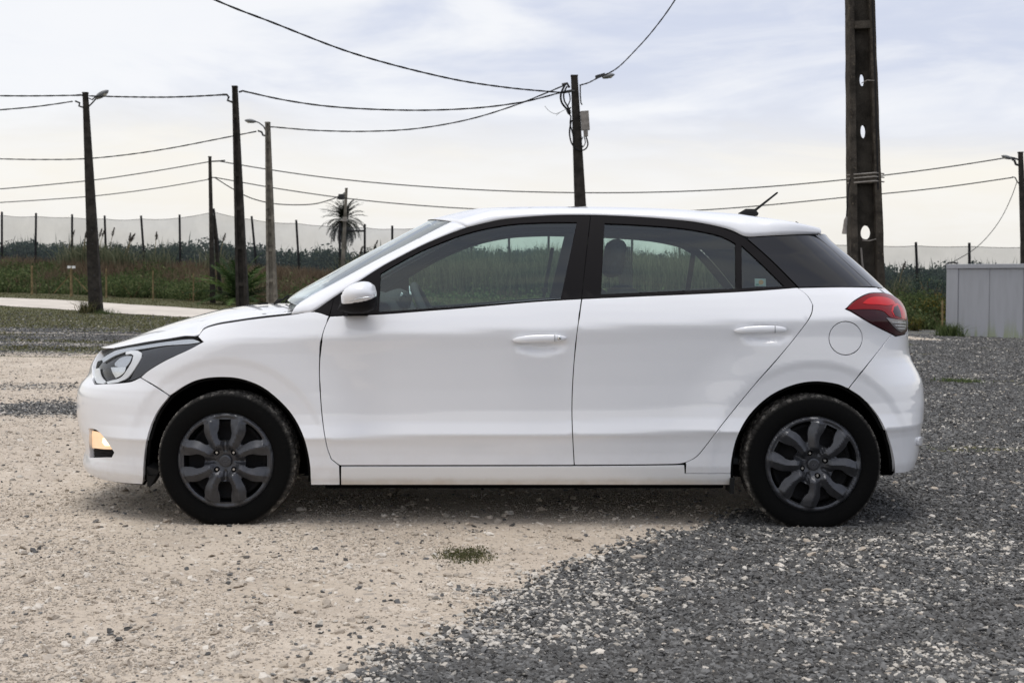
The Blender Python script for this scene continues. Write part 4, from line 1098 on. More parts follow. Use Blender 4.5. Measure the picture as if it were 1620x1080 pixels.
# underbody
b = MB(); b.box((-.84, YC - .74, .140), (.95, YC + .74, .20)); b.box((-1.90, YC - .50, .19), (-.86, YC + .50, .30)); b.box((.95, YC - .50, .20), (1.80, YC + .50, .28)); b.tube([(-.7, YC + .1, .17), (.9, YC + .1, .17), (1.1, YC + .3, .2), (1.7, YC + .3, .2)], .035, 10)
b.build('underbody', m_under, car)
# ------------------------------------------------------------------ interior
def rbox(name, a, b, m, bev=.03, rot=0, parent=None):
    mb_ = MB().box(a, b); o = mb_.build(name, m, None, True)
    c = (Vector(a) + Vector(b)) / 2; o.data.transform(Matrix.Translation(-c)); o.data.transform(Matrix.Rotation(rot, 4, 'Y')); o.location = c - wloc(parent or car); o.parent = parent or car
    bv = o.modifiers.new('round', 'BEVEL'); bv.width = bev; bv.segments = 3
    return o
# dashboard: a loft across the car
dp = [(-1.02, .93), (-.80, .985), (-.66, .995), (-.56, .965), (-.53, .90), (-.58, .80), (-.60, .60), (-.62, .40)]
V = []; F = []
for w in np.linspace(-.70, .70, 15):
    bump_ = .035 * math.exp(-((w - .36) / .17) ** 4)
    for k, (x, z) in enumerate(dp): V.append((x + (.03 if k in (3, 4) else 0) * (bump_ / .035), YC - w, z + bump_ * (1 if 1 < k < 5 else 0)))
for i in range(14):
    for k in range(7): a = i * 8 + k; F.append((a, a + 8, a + 9, a + 1))
obj('dashboard', V, F, m_dark, car, True)
# instrument hood with chrome ring
inflate('instrument_hood', [(597, 470), (612, 462), (632, 456.5), (645, 461), (651, 473), (648, 487), (620, 496), (597, 497)], YC - .37, .15, m_dark, car, p=3)
cg = at(627, 480, YC - .50); b = MB(); b.tube([cg + np.array((.014 * math.cos(t), .0, .018 * math.sin(t))) for t in np.linspace(0, 6.28, 16)], .0025, 6, cap=False); b.tube([cg + np.array((.012, 0, .012)), cg + np.array((.03, -.01, .045)), cg + np.array((.045, 0, .03))], [.006, .012, .006], 6); b.build('instrument_trim', m_silver, car, True)
# steering wheel
sw_c = np.array(at(683, 507, YC - .37)); b = MB(); tilt = R(27)
P_ = []
for t in np.linspace(0, 2 * math.pi, 41):
    a, c_ = .185 * math.cos(t), .185 * math.sin(t); P_.append(sw_c + np.array((-c_ * math.sin(tilt) * 1.0, a, c_ * math.cos(tilt) * 1.0)))
b.tube(P_, .0195, 10, cap=False)
for t in (0, math.pi, -math.pi / 2):
    a, c_ = .18 * math.cos(t), .18 * math.sin(t); b.tube([sw_c + np.array((-.03, 0, 0)), sw_c + np.array((-c_ * math.sin(tilt), a, c_ * math.cos(tilt)))], [.03, .015], 8)
b.tube([sw_c + np.array((-.01, 0, .01)), sw_c + np.array((-.25, 0, -.12))], [.06, .03], 12)
b.build('steering_wheel', m_dark, car, True)
def seat(w, x0, rear=False):
    s = rbox('seat', (x0 - .42, YC - w - .24, .42), (x0 + .06, YC - w + .24, .58), m_seat, .06)
    bk = rbox('seat_back', (x0 - .01, YC - w - .235, .52), (x0 + .13, YC - w + .235, 1.06), m_seat, .06, rot=R(18), parent=s)
    bk.location = bk.location + Vector((.09, 0, 0))
    hr = rbox('headrest', (x0 + .13, YC - w - .13, 1.09), (x0 + .22, YC - w + .13, 1.27), m_seat, .04, rot=R(10), parent=s)
seat(.37, .31); seat(-.37, .22)
s = rbox('rear_seat', (.72, YC - .62, .42), (1.15, YC + .62, .56), m_seat, .06); bk = rbox('seat_back', (1.12, YC - .62, .50), (1.26, YC + .62, .97), m_seat, .05, rot=R(16), parent=s)
rbox('parcel_shelf', (1.28, YC - .60, .93), (1.66, YC + .60, .95), m_dark, .005)
rbox('cabin_floor', (-.6, YC - .70, .24), (1.6, YC + .70, .27), m_dark, .01)
b = MB(); p = at(874, 392, YC + .62); q = at(860, 470, YC + .69); b.beam(p, q, .02, .02, .004, .004); b.tube([at(862, 455, YC + .68), at(861, 462, YC + .68)], .018, 8); b.build('seat_belt', m_liner, car)
# grid of thin pale rods near the far side, seen through the rear glass
b = MB(); 
for i in range(9):
    t = i / 8; a_ = at(972 + 27 * t, 388 + 3 * t, YC + .60); c_ = at(984 + 16 * t, 466, YC + .60); b.tube([a_, c_], .0042, 4)
for i in range(11):
    t = i / 10; a_ = at(974 + 10 * t, 389 + 75 * t, YC + .60); c_ = at(1000, 392 + 72 * t, YC + .60); b.tube([a_, c_], .0026, 4)
b.build('rod_grid', m_rods, car)
# sticker in the rear quarter glass
sp = [at(a, b_, 5.462) for a, b_ in ((1194, 452.5), (1212, 452.5), (1211.5, 441), (1194, 440.5))]
m_stk = mat('sticker_paper', (.55, .62, .60), .5); o = obj('sticker', sp + [p + np.array((0, .0006, 0)) for p in sp], [(0, 1, 2, 3), (7, 6, 5, 4), (0, 4, 5, 1), (1, 5, 6, 2), (2, 6, 7, 3), (3, 7, 4, 0)], m_stk, car)
m_or = mat('sticker_orange', (.75, .40, .18), .5); m_gn = mat('sticker_green', (.12, .36, .26), .5)
cc = at(1204, 446.5, 5.461); b = MB().tube([cc, cc + np.array((0, -.0006, 0))], .011, 14); b.build('sticker_spot', m_or, car)
cc = at(1198.5, 450, 5.461); b = MB().box(cc + np.array((-.008, -.0005, -.003)), cc + np.array((.006, 0, .003))); b.build('sticker_spot', m_gn, car)
# ------------------------------------------------------------------ aerial, wipers, joint lines
b = MB(); ya = YC - .05; b.tube([at(1190, 336.5, ya), at(1198, 330, ya), at(1229, 305.5, ya), at(1230.5, 304.5, ya)], [.010, .0062, .0048, .003], 8); b.tube([at(1168, 338.5, ya), at(1180, 335.8, ya), at(1193, 336.5, ya), at(1199, 339.5, ya)], [.004, .018, .020, .008], 10)
b.build('aerial', m_rub, car, True)
yw = YC - .25
b = MB(); b.tube([at(433, 480.5, yw), at(441, 476, yw), at(446, 473, yw)], [.004, .012, .004], 6); b.tube([at(446, 475, yw), at(455, 468, yw), at(460, 467.5, yw), at(462.5, 479, yw)], .005, 6); b.tube([at(452, 478, yw + .1), at(456.5, 470, yw + .1), at(462, 481, yw + .1)], .007, 6)
b.tube([at(462, 479, yw), (-.82, YC + .1, 1.0), (-.80, YC + .5, .99)], .006, 6)
b.build('windscreen_wiper', m_rub, car)
for a_, c_ in (((408, 480.6), (424, 479.6)),):
    b = MB(); p, q = at(*a_, YC - .3), at(*c_, YC - .3); b.tube([p, q], [.004, .006], 6); b.build('washer_nozzle', m_trim, car)
# ================================================================== SURROUNDINGS
m_concD = mat('old_concrete_dark', (.034, .030, .026), .9, spec=.2, var=.45, vscale=5, bump=.4, bscale=50, dirt=(.022, .020, .018), dscale=9)
m_concL = mat('old_concrete_pale', (.17, .155, .13), .9, spec=.2, var=.35, vscale=4, bump=.4, bscale=50, dirt=(.08, .072, .06), dscale=7)
m_wood = mat('weathered_post', (.022, .022, .024), .9, spec=.15, var=.4, vscale=6)
m_stake = mat('stake_wood', (.20, .15, .08), .9, spec=.15, var=.4, vscale=8)
m_cable = mat('black_cable', (.012, .012, .013), .7, spec=.2)
m_iron = mat('dark_iron', (.03, .03, .032), .6, metal=.3)
m_lampg = mat('lamp_housing_grey', (.16, .165, .17), .5)
m_lamplens = mat('lamp_bowl', (.50, .48, .42), .3)
m_box = mat('meter_box', (.24, .22, .20), .8, var=.3, vscale=6)
m_pipe = mat('green_pipe', (.22, .36, .34), .5)

def veg(name, ramp, trans=.25, rough=.8):
    m, b = newmat(name); b.inputs['Roughness'].default_value = rough; b.inputs['Specular IOR Level'].default_value = .2
    a = nt.nodes.new('ShaderNodeAttribute'); a.attribute_name = 'tone'
    cr = nt.nodes.new('ShaderNodeValToRGB'); nt.links.new(a.outputs['Fac'], cr.inputs[0]); e = cr.color_ramp.elements
    e[0].position, e[0].color = ramp[0][0], (*ramp[0][1], 1); e[1].position, e[1].color = ramp[-1][0], (*ramp[-1][1], 1)
    for p, c in ramp[1:-1]: x = e.new(p); x.color = (*c, 1)
    nt.links.new(cr.outputs[0], b.inputs['Base Color'])
    tr = nt.nodes.new('ShaderNodeBsdfTranslucent'); nt.links.new(cr.outputs[0], tr.inputs[0])
    mx = nt.nodes.new('ShaderNodeMixShader'); mx.inputs[0].default_value = trans
    nt.links.new(b.outputs[0], mx.inputs[1]); nt.links.new(tr.outputs[0], mx.inputs[2]); nt.links.new(mx.outputs[0], nt.nodes['Material Output'].inputs[0])
    return m
def mesh_np(name, V, F, m, tone=None, parent=None):
    me = bpy.data.meshes.new(name); V = np.asarray(V, float)
    if parent is not None: V = V - np.array(wloc(parent))
    k = F.shape[1]
    me.vertices.add(len(V)); me.vertices.foreach_set('co', V.ravel()); me.loops.add(F.size); me.loops.foreach_set('vertex_index', F.ravel().astype(np.int32))
    me.polygons.add(len(F)); me.polygons.foreach_set('loop_start', np.arange(0, F.size, k)); me.polygons.foreach_set('loop_total', np.full(len(F), k))
    me.update(); me.validate(); me.materials.append(m)
    if tone is not None: a = me.attributes.new('tone', 'FLOAT', 'POINT'); a.data.foreach_set('value', tone.astype(np.float32))
    o = bpy.data.objects.new(name, me); COL.objects.link(o)
    if parent is not None: o.parent = parent
    return o
def blades(P0, h, w, lean=.3, bend=.5, tone=None):
    """narrow leaves standing up: returns V, F, tone"""
    n = len(P0); a = rng.uniform(0, 6.283, n); b = rng.uniform(0, 6.283, n); ln_ = rng.uniform(0, lean, n)
    d = np.stack([np.cos(a), np.sin(a), 0 * a], 1); s = np.stack([np.cos(b), np.sin(b), 0 * b], 1) * (w / 2)[:, None]
    up = np.array((0, 0, 1.0))
    m1 = P0 + up * (h * .55)[:, None] + d * (h * ln_ * .45)[:, None]
    t1 = P0 + up * (h * (1 - .35 * bend * ln_))[:, None] + d * (h * ln_ * (1 + bend))[:, None]
    V = np.stack([P0 - s, P0 + s, m1 + s * .8, m1 - s * .8, t1], 1).reshape(-1, 3)
    i = np.arange(n) * 5
    F = np.concatenate([np.stack([i, i + 1, i + 2], 1), np.stack([i, i + 2, i + 3], 1), np.stack([i + 3, i + 2, i + 4], 1)])
    t = np.repeat(tone if tone is not None else rng.uniform(0, 1, n), 5)
    return V, F, t
def leaves(C, size, tone=None, asp=.5):
    n = len(C)
    a = rng.normal(size=(n, 3)); a /= np.linalg.norm(a, axis=1, keepdims=True)
    b = rng.normal(size=(n, 3)); b = np.cross(a, b); b /= np.linalg.norm(b, axis=1, keepdims=True)
    s = size[:, None]
    V = np.stack([C - a * s, C + b * s * asp, C + a * s, C - b * s * asp], 1).reshape(-1, 3); i = np.arange(n) * 4
    F = np.concatenate([np.stack([i, i + 1, i + 2], 1), np.stack([i, i + 2, i + 3], 1)])
    return V, F, np.repeat(tone if tone is not None else rng.uniform(0, 1, n), 4)
def merge(L):
    V = []; F = []; T = []; n = 0
    for v, f, t in L: V.append(v); F.append(f + n); T.append(t); n += len(v)
    return np.concatenate(V), np.concatenate(F), np.concatenate(T)
m_dry = veg('dry_grass', [(0, (.085, .062, .042)), (.45, (.165, .118, .080)), (.8, (.215, .175, .11)), (1, (.30, .26, .17))], .35)
m_green = veg('green_weeds', [(0, (.040, .060, .024)), (.5, (.085, .118, .044)), (.9, (.135, .17, .065)), (1, (.21, .22, .11))], .35)
m_scrub = veg('scrub_leaves', [(0, (.030, .048, .040)), (.5, (.062, .092, .074)), (.9, (.10, .135, .10)), (1, (.15, .17, .11))], .4)
m_reed = veg('reed_leaves', [(0, (.060, .078, .045)), (.5, (.125, .145, .085)), (1, (.26, .25, .16))], .35)
m_plume = veg('reed_plume', [(0, (.030, .026, .022)), (1, (.085, .070, .055))])
m_short = veg('short_grass', [(0, (.055, .062, .025)), (.5, (.105, .105, .045)), (1, (.20, .175, .095))])
m_palm = veg('palm_leaf', [(0, (.006, .009, .006)), (1, (.018, .023, .013))], .03)
m_palmy = veg('young_palm_leaf', [(0, (.022, .040, .015)), (.6, (.055, .095, .030)), (1, (.12, .18, .05))], .3)
def gzs(x, y): return gz(x, y)
def view_x(y, n, k0=-.50, k1=.48): return y * rng.uniform(k0, k1, n)

# ---- bank cover: dry grass above, green weeds below (left) ; green with yellow on the right
def bank_points(n, t0, t1, k0=-.48, k1=.47):
    k = rng.uniform(k0, k1, n); t = rng.uniform(t0, t1, n)
    # x = k*y, y = base(x) + t*7
    y = (46 + 7 * t) / (1 + .30 * k); x = k * y
    return x, y, t
x, y, t = bank_points(92000, -.02, 1.1, -.62, .58)
pg = sstep(fbm(x * .30, y * .45, 4, 71) + .45 * (.58 - t), .42, .58) * .9
g_ = rng.uniform(0, 1, len(x)) < np.maximum(pg, (x > 8) * .8)
P0 = np.stack([x, y, gzs(x, y) - .03], 1)
h = rng.uniform(.18, .55, len(x)) * (.75 + .7 * fbm(x * .5, y * .5, 3, 72))
V, F, T = blades(P0[~g_], h[~g_] * 1.15, rng.uniform(.018, .04, (~g_).sum()), .5); 
dg = mesh_np('dry_bank_grass', V, F, m_dry, np.clip(T * .7 + .3 * np.repeat(fbm(x[~g_] * .4, y[~g_] * .4, 3, 73), 5), 0, 1)); tag(dg, 'reddish brown dry grass covering the upper part of the bank', 'grass', kind='stuff')
gx_, gy_ = x[g_], y[g_]; nl = len(gx_)
L = [blades(P0[g_], h[g_] * .7, rng.uniform(.02, .05, nl), .6)]
rep = 2; C = np.repeat(P0[g_], rep, 0) + rng.uniform(-.15, .15, (nl * rep, 3)) * np.array((1, 1, 0)) + np.array((0, 0, 1.)) * (np.abs(rng.normal(0, .16, nl * rep)) * (1 + 1.5 * sstep(np.repeat(fbm(gx_ * .9, gy_ * .9, 3, 74), rep), .5, .7)))[:, None]
L.append(leaves(C, rng.uniform(.035, .085, nl * rep)))
V, F, T = merge(L); gw = mesh_np('green_bank_weeds', V, F, m_green, T); tag(gw, 'low green weeds and brambles on the lower bank behind the road', 'weeds', kind='stuff')
# ---- scrub behind the netting
def shrub_cloud(C, rad, n, size):
    k = rng.integers(0, len(C), n); u = rng.normal(size=(n, 3)); u /= np.linalg.norm(u, axis=1, keepdims=True); r = rng.uniform(.45, 1.0, n) ** .6
    p = C[k] + u * (rad[k] * r)[:, None] * np.array((1, 1, 1.0)); return leaves(p, rng.uniform(.6, 1.4, n) * size)
def fence_Y(k): return 53.2 / (1 + .30 * k)
nC = 1100; k = rng.uniform(-.62, .58, nC); dY = rng.uniform(1.0, 10, nC); Yb = fence_Y(k) + dY; xb = k * Yb
tg_z = 1.02 + (462 - np.interp(k * FPX + 810, [0, 200, 350, 450, 600, 700, 1000, 1300, 1460, 1620], [386, 395, 383, 398, 400, 396, 402, 418, 428, 424])) / FPX * Yb
rad = rng.uniform(.45, .95, nC); top = tg_z + rng.normal(0, .17, nC)
C = np.stack([xb, Yb, top - rad], 1)
Ls = [shrub_cloud(C, rad, 155000, .085)]
C2 = C.copy(); C2[:, 2] -= 1.1; Ls.append(shrub_cloud(C2, rad * 1.2, 40000, .14)); C3 = C2.copy(); C3[:, 2] -= 1.2; Ls.append(shrub_cloud(C3, rad * 1.3, 24000, .16))
# thin leading shoots
kk = rng.integers(0, nC, 2600); P0 = C[kk] + rng.uniform(-.5, .5, (2600, 3)) * np.array((1, 1, .3)) + np.array((0, 0, .2)) * rad[kk][:, None]; Ls.append(blades(P0, rng.uniform(.3, .9, 2600), rng.uniform(.03, .06, 2600), .3, tone=rng.uniform(.4, 1, 2600)))
V, F, T = merge(Ls); o = mesh_np('scrub_thicket', V, F, m_scrub, T); tag(o, 'dark green thicket of scrub growing behind the netting fence', 'scrub', kind='stuff')
# ---- reed bed in the middle, seen through the car windows
n = 16000; k = rng.uniform(-.10, .25, n); Y_ = fence_Y(k) - rng.uniform(.8, 3.6, n); x = k * Y_; P0 = np.stack([x, Y_, gzs(x, Y_)], 1)
hh = rng.uniform(.9, 2.1, n) * (.65 + .75 * fbm(x * .7, Y_ * .3, 3, 81))
V, F, T = blades(P0, hh, rng.uniform(.02, .05, n), .22, .9); o = mesh_np('reed_bed', V, F, m_reed, T); tag(o, 'tall olive reeds on the bank seen through the car windows', 'reeds', kind='stuff')

# ---- short grass on the verge and around the left poles
n = 76000; y = rng.uniform(19, 52, n); x = y * rng.uniform(-.60, .02, n); g = masks(x, y)[1] * (1 - masks(x, y)[2])
road_y0 = np.array([p[1] for p in A_]); road_x0 = np.array([p[0] for p in A_]); road_y1 = np.array([p[1] for p in B_]); road_x1 = np.array([p[0] for p in B_])
on_road = (y > np.interp(x, road_x0, road_y0) + .1) & (y < np.interp(x, road_x1, road_y1) - .1) 
kp = (rng.uniform(0, 1, n) < g) & ~on_road; x, y = x[kp], y[kp]
V, F, T = blades(np.stack([x, y, gzs(x, y)], 1), rng.uniform(.015, .05, len(x)), rng.uniform(.012, .03, len(x)), .9); o = mesh_np('short_grass', V, F, m_short, T); tag(o, 'short olive grass on the verge on both sides of the pale road', 'grass', kind='stuff')

# ---- netting fence
fen = empty('netting_fence', tuple(np.array((0, fence_Y(0), float(terrain(0., 53.))))), 'long fence of tall dark posts holding grey see-through netting on the bank', 'fence')
posts = [(-330, 322, -330), (-275, 324, -275), (-220, 327, -220), (-164, 329, -164), (-108, 332, -108), (-52, 334, -52), (3, 335, 3), (57, 337, 56), (114, 339, 114), (165.5, 341, 168), (223, 341, 228.5), (284, 339.5, 285), (338, 330, 347), (398, 342, 405), (468.5, 348, 473), (537.5, 353, 537.5), (577, 354.5, 577), (620.5, 357, 620.5), (685, 352, 685), (745, 360, 746), (805, 364, 806), (868, 366, 868), (930, 369, 930), (1000, 372, 1000), (1075, 374, 1076), (1150, 377, 1150), (1225, 379, 1226), (1300, 381, 1300), (1374, 382, 1375), (1449, 383, 1452), (1533.5, 384, 1534), (1616, 386, 1617), (1700, 388, 1700), (1785, 390, 1785), (1872, 392, 1872), (1960, 394, 1960)]
nt_top = []
for px, py, pb in posts:
    Yp = fence_Y((px - 810) / FPX); p = at(px, py, Yp); q = at(pb, py + 75, Yp); gzz = float(terrain(q[0], Yp))
    d_ = (q - p); q = p + d_ * ((gzz - .2 - p[2]) / d_[2]); w = .115
    MB().tube([p, q], [w / 2 * .9, w / 2], 7).build('fence_post', m_wood, fen)
    nt_top.append((px, py + (5.5 if px < 1400 else 6)))
a_, c_ = at(537.5, 365, fence_Y(-.142) - .02), at(577, 365.5, fence_Y(-.1214) - .02); MB().beam(a_, c_, .075, .075).build('crossbar', m_wood, fen)
m_net, b_ = newmat('netting'); o_ = nt.nodes['Material Output']; tr = nt.nodes.new('ShaderNodeBsdfTransparent'); df = nt.nodes.new('ShaderNodeBsdfDiffuse'); df.inputs[0].default_value = (.095, .105, .118, 1)
mx = nt.nodes.new('ShaderNodeMixShader'); co = nt.nodes.new('ShaderNodeTexCoord').outputs['Object']
nt.links.new(mapr(noise_n(co, .9, 3), .3, .7, .34, .41), mx.inputs[0]); nt.links.new(tr.outputs[0], mx.inputs[1]); nt.links.new(df.outputs[0], mx.inputs[2]); nt.links.new(mx.outputs[0], o_.inputs[0])
V = []; F = []; pxx = np.array([p[0] for p in nt_top], float); pyy = np.array([p[1] for p in nt_top], float)
allx = np.linspace(pxx[0], pxx[-1], 240); seg = np.clip(np.searchsorted(pxx, allx, 'right') - 1, 0, len(pxx) - 2); fr = (allx - pxx[seg]) / (pxx[seg + 1] - pxx[seg])
sag = 2.2 * 4 * fr * (1 - fr) * (.4 + .6 * np.sin(seg * 2.3) ** 2)
ty_ = np.interp(allx, pxx, pyy) + sag
for i, (a, b) in enumerate(zip(allx, ty_)):
    Yp = fence_Y((a - 810) / FPX) + .07; p = at(a, b, Yp); g_ = float(terrain(p[0], Yp)) + .02
    for q in range(6): V.append((p[0], Yp + .05 * math.sin(i * .5 + q) * (q / 5), p[2] + (g_ - p[2]) * q / 5))
for i in range(239):
    for q in range(5): a = i * 6 + q; F.append((a, a + 6, a + 7, a + 1))
obj('netting', V, F, m_net, fen, True)
rope = [np.array(V[i * 6]) + np.array((0, -.01, .008)) for i in range(240)]; MB().tube(rope, .010, 4).build('top_wire', m_wood, fen)

# ---- poles
def axis(t, b_, Y, wt, wb):
    """ends of a leaning pole: top pixel, lower pixel, depth; goes on down into the ground"""
    p = at(t[0], t[1], Y); q = at(b_[0], b_[1], Y); g = float(terrain(q[0], Y)); d = q - p; k = (g - .15 - p[2]) / d[2]; q2 = p + d * k
    s = Y / FPX; w2 = wt + (wb - wt) * k
    return p, q2, wt * s, w2 * s
def plain_pole(name, t, b_, Y, wt, wb, m, label, cat='utility pole', holes=(), ribs=False, group=None):
    p, q, w0, w1 = axis(t, b_, Y, wt, wb)
    e = empty(name, tuple(q), label, cat, group)
    def pt(f): return p + (q - p) * f
    def ww(f): return w0 + (w1 - w0) * f
    dw = .72
    if ribs:                                                         # I-shaped section: two flanges, a recessed web and ribs
        for s_ in (-1, 1):
            MB().beam(p + np.array((s_ * w0 * .36, 0, 0)), q + np.array((s_ * w1 * .36, 0, 0)), w0 * .28, w1 * .28, w0 * dw, w1 * dw).build('flange', m, e)
        MB().beam(p + np.array((0, .01, 0)), q + np.array((0, .01, 0)), w0 * .45, w1 * .45, w0 * .3, w1 * .3).build('web', m, e)
        for f in ribs:
            c = pt(f); w = ww(f); MB().beam(c + np.array((0, -w * .05, .05)), c - np.array((0, w * .05, .05)), w * .45, w * .45, w * .52, w * .52).build('rib', m, e)
    else:
        b = MB(); b.beam(p, q, w0, w1, w0 * dw, w1 * dw); o = b.build('shaft', m, e); bv = o.modifiers.new('edges', 'BEVEL'); bv.width = .02; bv.segments = 2
    for f in holes:
        c = pt(f); w = ww(f); b = MB(); b.tube([c + np.array((w * .12, -w * dw / 2 - .012, 0)), c + np.array((w * .12, -w * dw / 2 + .02, 0))], .022, 8); b.build('bolt', m_iron, e)
    c = p + np.array((0, 0, 0)); MB().box(c + np.array((-w0 * .54, -w0 * .4, -.03)), c + np.array((w0 * .54, w0 * .4, .015))).build('pole_cap', m, e)
    return e, p, q
def lamp_head(e, c, L, tilt, m_=None):
    """drop shaped street lamp head, L metres long, narrow end at c"""
    c = np.array(c); V = []; F = []; n = 12; k = 12; d = np.array((math.cos(tilt), 0, math.sin(tilt))); u = np.array((-math.sin(tilt), 0, math.cos(tilt)))
    for i in range(n):
        t = i / (n - 1); r = max(.004, abs(L) * .30 * math.sin(math.pi * min(1, t * .82 + .12)) ** .8 if i < n - 1 else .01)
        for q in range(k): a = 2 * math.pi * q / k; V.append(c + d * (L * t) + u * (r * .62 * math.sin(a)) + np.array((0, 1, 0)) * (r * math.cos(a)))
    for i in range(n - 1):
        for q in range(k): F.append((i * k + q, i * k + (q + 1) % k, (i + 1) * k + (q + 1) % k, (i + 1) * k + q))
    F += [tuple(range(k - 1, -1, -1)), tuple((n - 1) * k + q for q in range(k))]
    h = obj('lamp_head', V, F, m_lampg, e, True)
    Vb = []; Fb = []
    for i in range(7):
        t = .38 + .5 * i / 6; r = abs(L) * .22 * math.sin(math.pi * i / 6) + .004
        for q in range(8): a = math.pi + math.pi * q / 7; Vb.append(c + d * (L * t) + u * (r * .75 * math.sin(a) - abs(L) * .04) + np.array((0, 1, 0)) * (r * math.cos(a)))
    for i in range(6):
        for q in range(7): Fb.append((i * 8 + q, i * 8 + q + 1, (i + 1) * 8 + q + 1, (i + 1) * 8 + q))
    obj('lamp_bowl', Vb, Fb, m_lamplens, h, True)
    return h
def clamp(e, pts, Y, r=.02):
    b = MB(); b.tube([at(a, c, Y) for a, c in pts], r, 6); b.build('cable_clamp', m_iron, e)
Y1 = tp(152, 495)[1]
e1, p1, q1 = plain_pole('street_lamp_pole', (135, 147), (152, 494), Y1, 8, 20, m_concD, 'dark concrete pole with small lamp arm at its top, leftmost by the road', 'street lamp', holes=(.54, .61, .67, .81, .87, .95))
b = MB(); b.tube([at(138, 171, Y1), at(146, 163, Y1), at(153, 155, Y1)], .022, 6); b.build('lamp_arm', m_iron, e1); lamp_head(e1, at(151, 156, Y1), .46, .55)
clamp(e1, [(121, 151), (128, 150.5), (136, 152)], Y1, .03); clamp(e1, [(119, 160), (126, 163), (125, 168), (131, 170), (137, 167)], Y1, .03); clamp(e1, [(139, 155), (146, 158), (152, 152)], Y1)
Y2 = 31.0
e2, p2, q2 = plain_pole('utility_pole', (371.5, 137), (384, 487), Y2, 8, 18.5, m_concD, 'tall dark ribbed concrete pole rising behind the car bonnet', ribs=(.12, .36, .50, .66, .81, .96))
clamp(e2, [(352, 150), (359, 150), (362, 154), (360, 159), (368, 162)], Y2, .03); clamp(e2, [(378, 146), (384, 144), (392, 146)], Y2, .025)
Y3 = 35.0
e3, p3, q3 = plain_pole('street_lamp_pole', (423.5, 194), (430.5, 478), Y3, 7.5, 16, m_concL, 'pale concrete pole with a curved lamp arm reaching left', 'street lamp', ribs=(.12, .30, .47, .63, .78, .93))
b = MB(); b.tube([at(420, 206, Y3), at(417, 200, Y3), at(410, 194.5, Y3), at(403, 192, Y3)], .02, 6); b.build('lamp_arm', m_iron, e3); lamp_head(e3, at(404.5, 192.5, Y3), -.32, -.10)
clamp(e3, [(408, 207), (414, 209), (416, 214), (420, 215)], Y3, .03); clamp(e3, [(426, 201), (433, 201)], Y3, .02)
Y4 = 47.0
e4, p4, q4 = plain_pole('utility_pole', (332, 248), (336.5, 465), Y4, 4.6, 8, m_concD, 'thin dark pole braced by a leaning strut at the far left bank', holes=(.4, .6, .8))
b = MB(); s0, s1 = at(338, 340, Y4 + .3), at(345, 420, Y4 + .6); b.beam(s0, s1 + (s1 - s0) * .55, .10, .14); b.build('strut', m_concD, e4)
clamp(e4, [(333, 255.5), (345, 255), (356, 254)], Y4, .03); clamp(e4, [(329, 283), (336, 281), (342, 281)], Y4, .025)
Y5 = 50.0
e5, p5, q5 = plain_pole('utility_pole', (548, 298), (542, 430), Y5, 4, 6.5, m_concL, 'short pale pole leaning right in front of the palm tree', holes=(.5,))
c = at(540, 312, Y5); b = MB(); b.box(c - np.array((.11, .08, .10)), c + np.array((.11, .08, .12))); b.tube([at(533, 315, Y5), at(545, 305, Y5), at(546, 320, Y5)], .03, 6); b.build('junction_box', m_iron, e5)
c = at(545.8, 347, Y5); b = MB(); b.box(c - np.array((.09, .09, .09)), c + np.array((.09, .05, .09))); b.build('pole_collar', m_box, e5)
# pole behind the roof with its boxes and loops of cable
Y6 = 33.0
e6, p6, q6 = plain_pole('utility_pole', (908.5, 120), (918, 325), Y6, 10.5, 18, m_concD, 'dark pole behind the car roof with a meter box and looped cables')
b = MB(); c0, c1 = at(924.5, 176, Y6 - .1), at(926.5, 206, Y6 - .1); b.beam(c0, c1, .22, .22, .14, .14); b.build('meter_box', m_box, e6); b = MB(); b.beam(at(926.5, 207, Y6 - .1), at(927, 216, Y6 - .1), .12, .11, .10, .10); b.build('box_outlet', m_box, e6)
def loop(e, pts, Y, r, nm='cable_loop'):
    P_ = [at(a, c, Y - .05 * math.sin(i)) for i, (a, c) in enumerate(pts)]
    A = refine([np.array([p]) for p in P_], 5)[:, 0]; MB().tube(list(A), r, 6).build(nm, m_cable, e)
loop(e6, [(927, 216), (930, 228), (926, 236), (916, 238), (905, 228), (901, 210), (904, 190)], Y6 - .12, .022)
loop(e6, [(924, 216), (926, 226), (921, 233), (914, 226)], Y6 - .14, .015); loop(e6, [(922, 217), (919, 226), (922, 232)], Y6 - .14, .013)
loop(e6, [(895, 133), (890, 142), (887, 152), (889, 163), (896, 172), (903, 180)], Y6 - .1, .028); loop(e6, [(897, 137), (892, 148), (893, 160), (899, 170), (901, 178)], Y6 - .14, .022)
loop(e6, [(900, 146), (902, 158), (898, 170), (903, 176)], Y6 - .1, .018); loop(e6, [(903, 170), (898, 178), (903, 184), (902, 196), (906, 212), (908, 226)], Y6 - .14, .020)
clamp(e6, [(889, 134), (897, 132), (901, 139)], Y6 - .05, .035); clamp(e6, [(893, 146), (903, 144), (909, 145)], Y6 - .05, .04); clamp(e6, [(897, 174), (902, 178)], Y6 - .1, .05); clamp(e6, [(918, 135), (918, 150), (919, 163), (921, 166)], Y6 - .1, .02)
loop(e6, [(862, 168), (869, 176), (880, 180), (895, 173)], Y6 - .1, .006, 'loose_wire'); loop(e6, [(880, 183), (886, 178), (895, 173)], Y6 - .1, .006, 'loose_wire')
b = MB(); b.beam(at(942, 122, Y6 - .4), at(957, 118, Y6 - .4), .06, .07, .12, .12); b.build('lamp_arm', m_iron, e6)
lamp_head(e6, at(953, 123, Y6 - .4), .34, .25)
